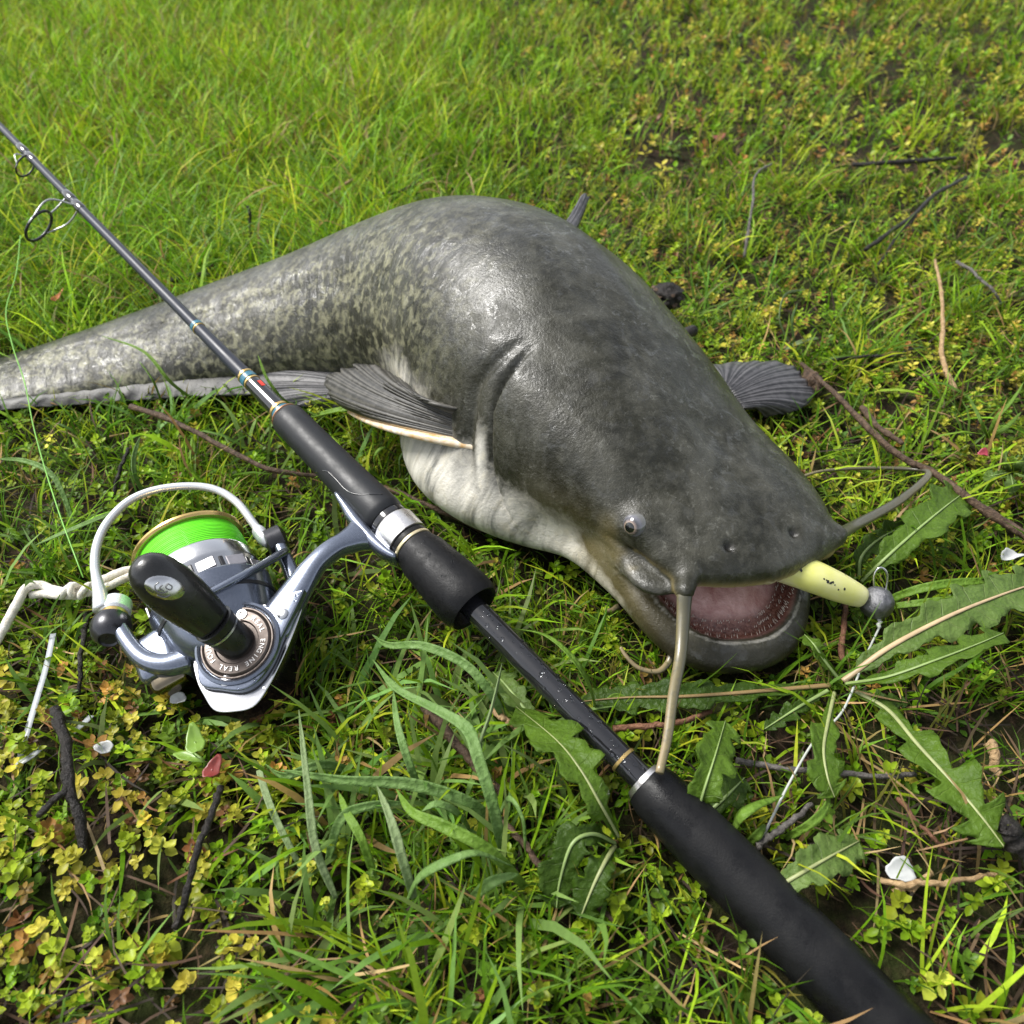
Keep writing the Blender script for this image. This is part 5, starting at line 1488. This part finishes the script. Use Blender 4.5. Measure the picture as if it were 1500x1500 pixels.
for i, (x, y) in enumerate(((1440, 700), (1470, 668), (1510, 672), (1525, 705), (1485, 722))):
    lobed_leaf(d6, [(1480, 692, .008), ((1480 + x) / 2, (692 + y) / 2, .018), (x, y, .014)], 6.5, 3, .4, m_dand2, 'green', 51 + i, ribr=.0005)
# broad grass blades
def bladep(k): return np.interp(k, [0, .1, .5, .85, 1], [.55, .85, 1.0, .62, .04])
def blades(t, items, mats):
    for i, (p, w) in enumerate(items):
        v, f = ribbon([at(*q) for q in p], w / 1000, 34, up=[0, -0.5, 1], fold=0.35, prof=bladep, nc=5, wave=0.008, twist=RNG.uniform(-.5, .5))
        o = mesh_obj('blade', v, f, mats[i % len(mats)], t)
        o.modifiers.new('solid', 'SOLIDIFY').thickness = 0.0003
g1 = thing('grass_tuft', 'tuft of broad blue green grass blades in front of the glossy rod blank', 'grass', at(735, 1260, .004))
blades(g1, [([(738, 1255, .008), (722, 1180, .030), (700, 1110, .040), (684, 1068, .042), (640, 1040, .040), (580, 1008, .034), (546, 966, .024)], 2.0),
            ([(742, 1060, .010), (718, 1015, .026), (680, 972, .034), (620, 946, .034), (570, 945, .026), (545, 930, .020)], 1.7),
            ([(706, 1128, .012), (702, 1090, .028), (718, 1040, .034), (736, 972, .028)], 2.4),
            ([(724, 1205, .010), (680, 1172, .022), (600, 1148, .026), (500, 1142, .026), (412, 1128, .020)], 2.1),
            ([(770, 1300, .010), (715, 1245, .028), (650, 1210, .032), (605, 1190, .030), (580, 1156, .026)], 1.9),
            ([(596, 1318, .010), (612, 1285, .026), (650, 1262, .034), (700, 1248, .034), (752, 1270, .020)], 1.9),
            ([(688, 1215, .010), (668, 1190, .026), (640, 1178, .032), (618, 1188, .030)], 1.4),
            ([(608, 1320, .010), (590, 1260, .024), (572, 1200, .030), (552, 1150, .026)], 1.5),
            ([(626, 1185, .008), (600, 1120, .028), (582, 1060, .034), (576, 1010, .028)], 1.3),
            ([(550, 1290, .008), (530, 1230, .022), (508, 1190, .024), (496, 1160, .020)], 1.4),
            ([(690, 1318, .010), (720, 1292, .022), (760, 1280, .020)], 1.7),
            ([(728, 1200, .010), (745, 1170, .030), (765, 1200, .030), (770, 1250, .014)], 1.0)], [m_blade, m_blade, m_bladep, m_blade, m_blade2])
g2 = thing('grass_tuft', 'tall pale grass blades standing left of the broad tuft below the reel', 'grass', at(480, 1300, .004))
blades(g2, [([(492, 1316, .008), (462, 1240, .022), (450, 1150, .030), (438, 1040, .028)], 1.3),
            ([(480, 1260, .008), (500, 1200, .022), (540, 1180, .026), (600, 1176, .022)], 1.6),
            ([(440, 1270, .008), (400, 1190, .016), (380, 1130, .018), (386, 1140, .012)], 1.2),
            ([(520, 1130, .008), (470, 1120, .020), (418, 1136, .018), (388, 1120, .012)], 1.5)], [m_bladep, m_blade])
g3 = thing('grass_tuft', 'single wide green blade arching beside the rod blank under the fish chin', 'grass', at(872, 1045, .003))
blades(g3, [([(874, 1046, .006), (862, 1005, .024), (838, 965, .034), (800, 932, .034), (752, 920, .022)], 1.9),
            ([(868, 1050, .006), (900, 1020, .012), (930, 1030, .010)], 1.0)], [m_blade2])
g4 = thing('grass_tuft', 'short bright green blades beside the rear grip and the grey line', 'grass', at(1085, 1225, .003))
blades(g4, [([(1070, 1222, .008), (1082, 1196, .020), (1108, 1178, .022), (1146, 1166, .016)], 2.2),
            ([(1092, 1240, .006), (1110, 1222, .014), (1122, 1208, .012)], 1.6),
            ([(1150, 1228, .006), (1185, 1208, .016), (1208, 1185, .018), (1216, 1160, .014)], 1.5)], [m_blade2])
g5 = thing('grass_tuft', 'two flat green blades reaching right from behind the lead jig head', 'grass', at(1300, 884, .003))
blades(g5, [([(1296, 890, .006), (1340, 884, .014), (1400, 878, .016), (1460, 876, .010)], 1.5),
            ([(1298, 880, .006), (1350, 862, .018), (1420, 852, .020), (1510, 852, .014)], 1.9)], [m_blade2])
g6 = thing('grass_tuft', 'bright forked seedling with folded blades beside the pink bud', 'grass', at(1446, 640, .003))
blades(g6, [([(1446, 640, .006), (1458, 612, .022), (1478, 590, .028), (1500, 560, .026)], 2.4),
            ([(1446, 640, .006), (1436, 618, .018), (1424, 592, .020), (1418, 578, .016)], 1.8),
            ([(1446, 640, .006), (1470, 628, .014), (1496, 604, .014)], 1.6)], [m_blade2])
g7 = thing('grass_tuft', 'broad grass blades behind the reel spool near the dark leaning stalk', 'grass', at(120, 790, .003))
blades(g7, [([(190, 742, .008), (150, 758, .022), (105, 776, .026), (52, 798, .018)], 1.7),
            ([(110, 770, .008), (80, 700, .026), (40, 676, .028), (-5, 672, .020)], 1.3),
            ([(215, 728, .008), (198, 700, .022), (196, 670, .026), (205, 640, .024)], 1.5)], [m_blade])
g8 = thing('grass_tuft', 'curled pale grass blades beside the fish belly and the reel seat', 'grass', at(560, 660, .003))
blades(g8, [([(552, 690, .006), (548, 668, .020), (562, 655, .024), (580, 668, .016)], 1.5),
            ([(588, 700, .006), (585, 672, .022), (596, 660, .026), (606, 668, .020)], 1.2),
            ([(560, 705, .006), (540, 690, .016), (520, 698, .012)], 1.2)], [m_blade2, m_blade])
g9 = thing('grass_tuft', 'green blades lying over the base of the fish tail beside the rod', 'grass', at(440, 608, .003))
blades(g9, [([(460, 606, .010), (420, 590, .022), (392, 556, .034), (378, 520, .036)], 1.0),
            ([(455, 610, .010), (500, 600, .020), (560, 596, .020)], 1.5),
            ([(290, 590, .008), (250, 560, .030), (210, 515, .040), (150, 492, .034)], 1.0),
            ([(240, 600, .008), (225, 560, .030), (205, 530, .034)], 1.0)], [m_blade2])
g10 = thing('grass_tuft', 'curled pale grass sprout standing above the far pectoral fin', 'grass', at(1165, 505, .003))
blades(g10, [([(1160, 510, .006), (1142, 470, .026), (1150, 432, .034), (1180, 424, .030)], 0.9),
             ([(1165, 508, .006), (1160, 470, .022), (1168, 445, .026)], 0.8),
             ([(1150, 512, .006), (1175, 500, .012), (1200, 495, .010)], 1.3)], [m_bladep, m_blade])
# ------------------------------------------------------------------ turf: fine grass, moss plants, litter
def big_mesh(name, V, loops, starts, mat, col):
    me = bpy.data.meshes.new(name)
    me.vertices.add(len(V)); me.vertices.foreach_set('co', np.ascontiguousarray(V, np.float32).ravel())
    me.loops.add(len(loops)); me.loops.foreach_set('vertex_index', np.ascontiguousarray(loops, np.int32))
    me.polygons.add(len(starts)); me.polygons.foreach_set('loop_start', np.ascontiguousarray(starts, np.int32))
    me.update(calc_edges=True)
    a = me.attributes.new('tint', 'FLOAT_COLOR', 'POINT')
    a.data.foreach_set('color', np.ascontiguousarray(np.column_stack([col, np.ones(len(col))]), np.float32).ravel())
    me.materials.append(mat)
    o = bpy.data.objects.new(name, me); COL.objects.link(o)
    return o

def mat_turf(name, rough=0.5, trans=0.35, var=0.25, scale=500):
    t = NT(name); co = t.coord()
    c = t.attr('tint').outputs['Color']
    n = t.noise(scale, 3, 0.6, co)
    c = t.mix(1.0, c, t.ramp(n, [(0.3, (1 - var,) * 3), (0.7, (1 + 0 * var,) * 3)]), 'MULTIPLY')
    t.set(Base_Color=c, Roughness=rough)
    t.p.inputs['Specular IOR Level'].default_value = 0.18
    tr = t.node('BsdfTranslucent'); t.link(c, tr.inputs[0])
    mx = t.node('MixShader'); mx.inputs[0].default_value = trans
    t.link(t.p.outputs[0], mx.inputs[1]); t.link(tr.outputs[0], mx.inputs[2]); t.link(mx.outputs[0], t.out.inputs[0])
    return t.m

# things the turf must not grow through
def seg_dist(P, a, b):
    ab = b - a; t = np.clip(((P - a) @ ab) / (ab @ ab), 0, 1)
    return np.linalg.norm(P - (a + t[:, None] * ab), axis=1)
_caps = [(rod_p(-0.14), rod_p(T(888)), .0125), (rod_p(T(888)), rod_p(T(611)), .0125), (rod_p(T(611)), rod_p(T(-130)), .004),
         (L(5, SU, 0), L(58, SU, 0), .0255), (L(-14, -6, 4), L(12, 4, 2), .011), (L(38, -40, 4), L(10, -28, 0), .010), (L(46, 26, -6), L(20, 22, -4), .008),
         (_k0, _k0 + _kd * .049, .0105), (_stq[0], _stq[15], .008), (_stq[15], _stq[29], .007), (_l1, _l3, .006), (_bc, _bc + 1e-5, .0075),
         (at(40, 862, .018), at(205, 836, .018), .003)]
_caps += [(a, b, .0022) for a, b in zip(_bs[:-6:6], _bs[6::6])]
_fb_lo = np.array([-345, 160, -10.0]); _fb_hi = np.array([165, 520, 130.0])
def blocked(P, margin=0.0):
    bad = np.zeros(len(P), bool)
    Q = P * 1000
    near = ((Q > _fb_lo) & (Q < _fb_hi)).all(1)
    if near.any():
        d = fish_sdf(Q[near]); i = np.where(near)[0]; bad[i[d < 1.2 + margin * 1000]] = True
    for a, b, r in _caps:
        c = (a + b) / 2; rr_ = np.linalg.norm(b - a) / 2 + r + .01
        n2 = np.where(((P - c) ** 2).sum(1) < rr_ ** 2)[0]
        if len(n2): bad[n2[seg_dist(P[n2], a, b) < r + margin]] = True
    return bad

def grow_blades(root, az, lean0, lean1, length, width, col, twist, K=4):
    """ribbons bending from lean0 to lean1 (angles from vertical); returns verts (N,2K+1,3)"""
    N = len(root); pts = np.zeros((N, K + 1, 3)); pts[:, 0] = root
    h = np.stack([np.cos(az), np.sin(az), np.zeros(N)], 1)
    for k in range(K):
        q = (k + 0.5) / K
        th = lean0 + (lean1 - lean0) * q ** 1.3
        a2 = az + twist * q
        h = np.stack([np.cos(a2), np.sin(a2), np.zeros(N)], 1)
        d = h * np.sin(th)[:, None]; d[:, 2] = np.cos(th)
        pts[:, k + 1] = pts[:, k] + d * (length / K)[:, None]
    g = ground_z(pts[:, 1:, 0], pts[:, 1:, 1]) + 0.002
    pts[:, 1:, 2] = np.maximum(pts[:, 1:, 2], g)
    return pts

def blade_mesh(pts, az, width, col, K=4, roll=None, prof=(0.8, 1.0, 0.95, 0.7, 0.0)):
    N = len(pts)
    side = np.stack([-np.sin(az), np.cos(az), np.zeros(N)], 1)
    if roll is not None:
        side = side * np.cos(roll)[:, None]; side[:, 2] = np.sin(roll)
    V = np.zeros((N, 2 * K + 1, 3))
    for k in range(K):
        w = (width * prof[k] * 0.5)[:, None]
        V[:, 2 * k] = pts[:, k] - side * w; V[:, 2 * k + 1] = pts[:, k] + side * w
    V[:, 2 * K] = pts[:, K]
    base = (np.arange(N) * (2 * K + 1))[:, None]
    quads = np.concatenate([np.array([2 * k, 2 * k + 1, 2 * k + 3, 2 * k + 2]) for k in range(K - 1)] + [np.array([2 * K - 2, 2 * K - 1, 2 * K])])
    loops = (base + quads[None]).ravel()
    per = np.array([4] * (K - 1) + [3]); st = np.concatenate([[0], np.cumsum(per)])
    starts = (np.arange(N)[:, None] * st[-1] + st[None, :-1]).ravel()
    C = np.repeat(col, 2 * K + 1, axis=0)
    return V.reshape(-1, 3), loops, starts, C

def scatter(n, y0, y1, half_at):
    y = RNG.uniform(0, 1, n) * (y1 - y0) + y0
    x = RNG.uniform(-1, 1, n) * half_at(y)
    return np.column_stack([x, y])

def palette(n, cols, wts, jit=0.18):
    c = np.array(cols)[RNG.choice(len(cols), n, p=np.array(wts) / sum(wts))]
    return c * (1 + RNG.normal(0, jit, (n, 1))).clip(0.5, 1.6) * (1 + RNG.normal(0, 0.06, (n, 3)))

def region(XY):
    """photo-zone weights of ground points: lush grass upper left, yellow groundcover lower left, moss right, bare soil lower right"""
    p = project(np.column_stack([XY, np.full(len(XY), 0.01)]))
    x, y = p[:, 0], p[:, 1]
    sg = lambda v: 1 / (1 + np.exp(-v))
    lush = sg((700 - x) / 60) * sg((600 - y) / 40)
    yellow = sg((430 - x) / 60) * sg((y - 930) / 40)
    bare = sg((x - 1080) / 50) * sg((y - 1000) / 40)
    moss = sg((x - 850) / 60) * sg((820 - y) / 50)
    return lush, yellow, bare, moss

def patchy(C, lush):
    f = fbm(C[:, 0], C[:, 1], 26, 3, 41)
    return 1 - (1 - 0.8 * lush) * 0.55 * (1 - sstep(0.34, 0.47, f))

def broad_zone(XY):
    p = project(np.column_stack([XY, np.full(len(XY), 0.01)])); x, y = p[:, 0], p[:, 1]
    sg = lambda v: 1 / (1 + np.exp(-v))
    return sg((x - 430) / 30) * sg((830 - x) / 30) * sg((y - 960) / 30) * 0.9 + 0.12 * sg((880 - x) / 60) * sg((y - 560) / 40)

G1, G2, G3, G4 = (0.080, 0.180, 0.006), (0.200, 0.355, 0.012), (0.360, 0.450, 0.022), (0.120, 0.230, 0.030)
DRY, STRAW, OLIVE = (0.30, 0.20, 0.07), (0.40, 0.27, 0.12), (0.16, 0.15, 0.025)
def half_near(y): return 0.28 + 0.60 * np.clip(y, 0, 2)

def fine_grass(name, n_tuft, per, y0, y1, half, len_rng, wid, keepf, cols, wts, lean=(0.1, 0.7), bend=(0.4, 1.3), spread=0.006):
    C = scatter(n_tuft, y0, y1, half)
    lush, yel, bare, moss = region(C)
    keep = RNG.uniform(0, 1, len(C)) < keepf(C, lush, yel, bare, moss) * patchy(C, lush)
    C = C[keep]; lush = lush[keep]; bare = bare[keep]; yel = yel[keep]
    n = len(C)
    rep = np.maximum(1, RNG.poisson(per, n)); idx = np.repeat(np.arange(n), rep); N = len(idx)
    ang = RNG.uniform(0, 2 * math.pi, N); rad = np.abs(RNG.normal(0, spread, N))
    XY = C[idx] + np.column_stack([np.cos(ang), np.sin(ang)]) * rad[:, None]
    tuft_az = RNG.uniform(0, 2 * math.pi, n)[idx]
    az = np.where(RNG.uniform(0, 1, N) < 0.5, ang, tuft_az) + RNG.normal(0, 0.5, N)
    ln = RNG.uniform(*len_rng, N) * (0.8 + 0.6 * lush[idx]) * (1 - 0.35 * yel[idx])
    _px = project(np.column_stack([XY, np.zeros(N)]))
    ln = ln * np.where((_px[:, 0] < 520) & (_px[:, 1] > 545) & (_px[:, 1] < 700) & (XY[:, 1] < 0.42), 0.55, 1.0)
    tcol = palette(n, cols, wts, 0.12)[idx] * (1 + 0.3 * lush[idx])[:, None] * (1 + RNG.normal(0, 0.15, (N, 1))).clip(.6, 1.5)
    dry = RNG.uniform(0, 1, N) < 0.06 + 0.10 * bare[idx]
    tcol[dry] = palette(int(dry.sum()), [DRY, STRAW], [1, 1])
    root = np.column_stack([XY, ground_z(XY[:, 0], XY[:, 1]) - 0.001])
    l0 = RNG.uniform(*lean, N); l1 = l0 + RNG.uniform(*bend, N)
    tw = RNG.normal(0, 0.5, N)
    pts = grow_blades(root, az, l0, l1, ln, None, None, tw)
    bad = blocked(root)
    for k in (1, 2, 3, 4): bad |= blocked(pts[:, k])
    g = ~bad
    w = RNG.uniform(*wid, N)
    return blade_mesh(pts[g], az[g], w[g], tcol[g], roll=RNG.normal(0, 0.5, g.sum()))

def join_bm(parts):
    Vs, Ls, Ss, Cs = [], [], [], []; vo = lo = 0
    for V, l, s, c in parts:
        Vs.append(V); Ls.append(l + vo); Ss.append(s + lo); Cs.append(c); vo += len(V); lo += len(l)
    return np.vstack(Vs), np.concatenate(Ls), np.concatenate(Ss), np.vstack(Cs)

_hv = half_near
parts = [
    fine_grass('a', 12500, 6, 0.06, 0.75, _hv, (0.014, 0.038), (0.0005, 0.0011), lambda C, l, y, b, m: 0.75 - 0.55 * b - 0.45 * y + 0.25 * l - 0.22 * m, [G1, G2, G3, G4, OLIVE], [3, 4, 2, 1.5, 1]),
    fine_grass('b', 2600, 9, 0.06, 0.75, _hv, (0.028, 0.060), (0.0008, 0.0018), lambda C, l, y, b, m: 0.40 + 0.5 * l - 0.25 * b - 0.28 * y, [G1, G2, G3, G4], [3, 4, 2, 2], (0.2, 0.9), (0.5, 1.4), 0.009),
    fine_grass('f', 2200, 4, 0.06, 0.55, _hv, (0.030, 0.070), (0.0016, 0.0031), lambda C, l, y, b, m: broad_zone(C), [(0.150, 0.270, 0.055), (0.200, 0.310, 0.080), G2], [3, 2, 2], (0.3, 1.0), (0.4, 1.2), 0.010),
    fine_grass('c', 7000, 7, 0.75, 1.5, _hv, (0.022, 0.055), (0.0010, 0.0020), lambda C, l, y, b, m: 0.7 + 0.3 * l - 0.35 * m, [G1, G2, G3, OLIVE], [2, 4, 2, 1.5], spread=0.010),
    fine_grass('d', 5000, 6, 1.5, 3.0, lambda y: 0.4 + 0.6 * y, (0.03, 0.08), (0.0020, 0.0040), lambda C, l, y, b, m: np.full(len(C), 0.9), [G1, G2, G3, OLIVE], [2, 4, 2, 2], spread=0.018),
    fine_grass('e', 3500, 6, -0.6, 0.9, lambda y: np.full(len(y), 1.1), (0.020, 0.05), (0.0012, 0.0026), lambda C, l, y, b, m: (np.abs(C[:, 0]) > half_near(C[:, 1]) * 0.95).astype(float) * 0.9 + (C[:, 1] < 0.06) * 0.9, [G1, G2, G3], [2, 4, 2], spread=0.012),
]
tag(big_mesh('fine_grass', *join_bm(parts)[:3], mat_turf('grass_blade'), join_bm(parts)[3]), 'fine green grass growing all over the ground', 'grass', kind='stuff')

# ---- low leafy groundcover: sprigs of small fleshy leaves
def sprigs(n, y0, y1, half, keepf, colf, size, leaves=9, height=(0.004, 0.014)):
    C = scatter(n, y0, y1, half); lush, yel, bare, moss = region(C)
    k = RNG.uniform(0, 1, n) < keepf(C, lush, yel, bare, moss) * patchy(C + 3.1, lush)
    C = C[k]; yel = yel[k]; bare = bare[k]; moss = moss[k]; lush = lush[k]; n = len(C)
    top = np.column_stack([C, ground_z(C[:, 0], C[:, 1]) + RNG.uniform(*height, n)])
    col = colf(n, yel, bare, moss, lush)
    idx = np.repeat(np.arange(n), leaves); N = len(idx); j = np.tile(np.arange(leaves), n)
    az = j * 2.4 + RNG.uniform(0, 6.28, n)[idx] + RNG.normal(0, .3, N)
    lev = j / leaves
    sz = size * RNG.uniform(0.6, 1.35, n)[idx] * (1.15 - 0.5 * lev) * RNG.uniform(.8, 1.2, N)
    el = -0.25 + 1.25 * lev + RNG.normal(0, .25, N)             # lower leaves flat, upper ones upright
    d = np.stack([np.cos(az) * np.cos(el), np.sin(az) * np.cos(el), np.sin(el)], 1)
    s = np.stack([-np.sin(az), np.cos(az), np.zeros(N)], 1)
    u = np.cross(d, s); u *= np.sign(u[:, 2:3]) + (u[:, 2:3] == 0)
    o = top[idx] - np.array([0, 0, 1]) * ((1 - lev) * sz * 1.2)[:, None]
    w = (sz * RNG.uniform(.26, .38, N))[:, None]; l = sz[:, None]
    a0 = o + d * l * 0.05
    V = np.stack([a0, o + d * l * .38 - s * w + u * w * .5, o + d * l * .42, o + d * l * .38 + s * w + u * w * .5,
                  o + d * l * .72 - s * w * .85 + u * w * .35, o + d * l * .76 - u * w * .05, o + d * l * .72 + s * w * .85 + u * w * .35, o + d * l + u * w * .25], 1)
    bad = blocked(V[:, 0]) | blocked(V[:, 7]) | blocked(V[:, 2])
    V = V[~bad]; cc = col[idx][~bad] * (1 + RNG.normal(0, .14, (len(V), 1))).clip(.6, 1.5)
    N = len(V)
    q = np.array([0, 1, 2, 0, 2, 3, 1, 4, 5, 2, 2, 5, 6, 3, 4, 7, 5, 5, 7, 6])
    per = np.array([3, 3, 4, 4, 3, 3]); st = np.concatenate([[0], np.cumsum(per)])
    loops = ((np.arange(N) * 8)[:, None] + q[None]).ravel(); starts = (np.arange(N)[:, None] * st[-1] + st[None, :-1]).ravel()
    return V.reshape(-1, 3), loops, starts, np.repeat(cc, 8, axis=0)
YG, YL, OR, BR, DG = (0.28, 0.36, 0.022), (0.50, 0.47, 0.06), (0.42, 0.24, 0.06), (0.20, 0.10, 0.04), (0.11, 0.20, 0.02)
def sprig_col(n, yel, bare, moss, lush):
    r = RNG.uniform(0, 1, n)
    c = palette(n, [DG, YG, G2], [3, 3, 3])
    yy = r < 0.72 * yel + 0.30 * moss + 0.05; c[yy] = palette(int(yy.sum()), [YL, YG], [1, 1])
    r = RNG.uniform(0, 1, n); oo = r < 0.16 * yel + 0.12 * moss + 0.03; c[oo] = palette(int(oo.sum()), [OR, BR, YL], [2, 1, 1])
    return c
sp = [sprigs(19000, 0.06, 0.75, half_near, lambda C, l, y, b, m: 0.40 + 0.6 * y - 0.15 * b + 0.40 * m - 0.2 * l, sprig_col, 0.0038, 9),
      sprigs(6000, 0.06, 0.60, half_near, lambda C, l, y, b, m: 0.45 + 0.3 * y - 0.1 * b, lambda n, y, b, m, l: palette(n, [DG, G1, OLIVE], [3, 2, 1]), 0.0034, 8, (0.002, 0.007)),
      sprigs(6500, 0.75, 1.6, half_near, lambda C, l, y, b, m: 0.8 - 0.3 * l, sprig_col, 0.009, 7, (0.004, 0.016))]
_sp = join_bm(sp)
tag(big_mesh('groundcover', *_sp[:3], mat_turf('groundcover_leaf', 0.36, 0.28), _sp[3]), 'low groundcover of small yellow green and orange leaves', 'groundcover', kind='stuff')

# ---- litter: dry stalks and crumbs lying on the soil
def litter(n, y0, y1, half):
    XY = scatter(n, y0, y1, half); lush, yel, bare, moss = region(XY)
    k = RNG.uniform(0, 1, n) < 0.35 + 0.6 * bare + 0.3 * moss + 0.25 * yel - 0.2 * lush
    XY = XY[k]; n = len(XY)
    az = RNG.uniform(0, 6.28, n); root = np.column_stack([XY, ground_z(XY[:, 0], XY[:, 1]) + RNG.uniform(.001, .008, n)])
    l0 = RNG.uniform(1.1, 1.75, n)
    pts = grow_blades(root, az, l0, l0 + RNG.normal(0, .3, n), RNG.uniform(.006, .034, n), None, None, RNG.normal(0, .5, n))
    bad = blocked(root)
    for q in (2, 4): bad |= blocked(pts[:, q])
    g = ~bad
    col = palette(n, [(0.09, 0.055, 0.03), (0.035, 0.024, 0.016), DRY, STRAW, (0.15, 0.075, 0.025)], [3, 4, 1.2, 0.8, 1.2])
    return blade_mesh(pts[g], az[g], RNG.uniform(.0004, .0011, n)[g], col[g], prof=(.8, 1, 1, .8, 0))
_li = join_bm([litter(14000, 0.06, 0.8, half_near), litter(9000, 0.7, 1.6, half_near)])
tag(big_mesh('plant_litter', *_li[:3], mat_turf('dry_litter', 0.6, 0.05), _li[3]), 'dry brown stalks and crumbs scattered between the plants', 'litter', kind='stuff')
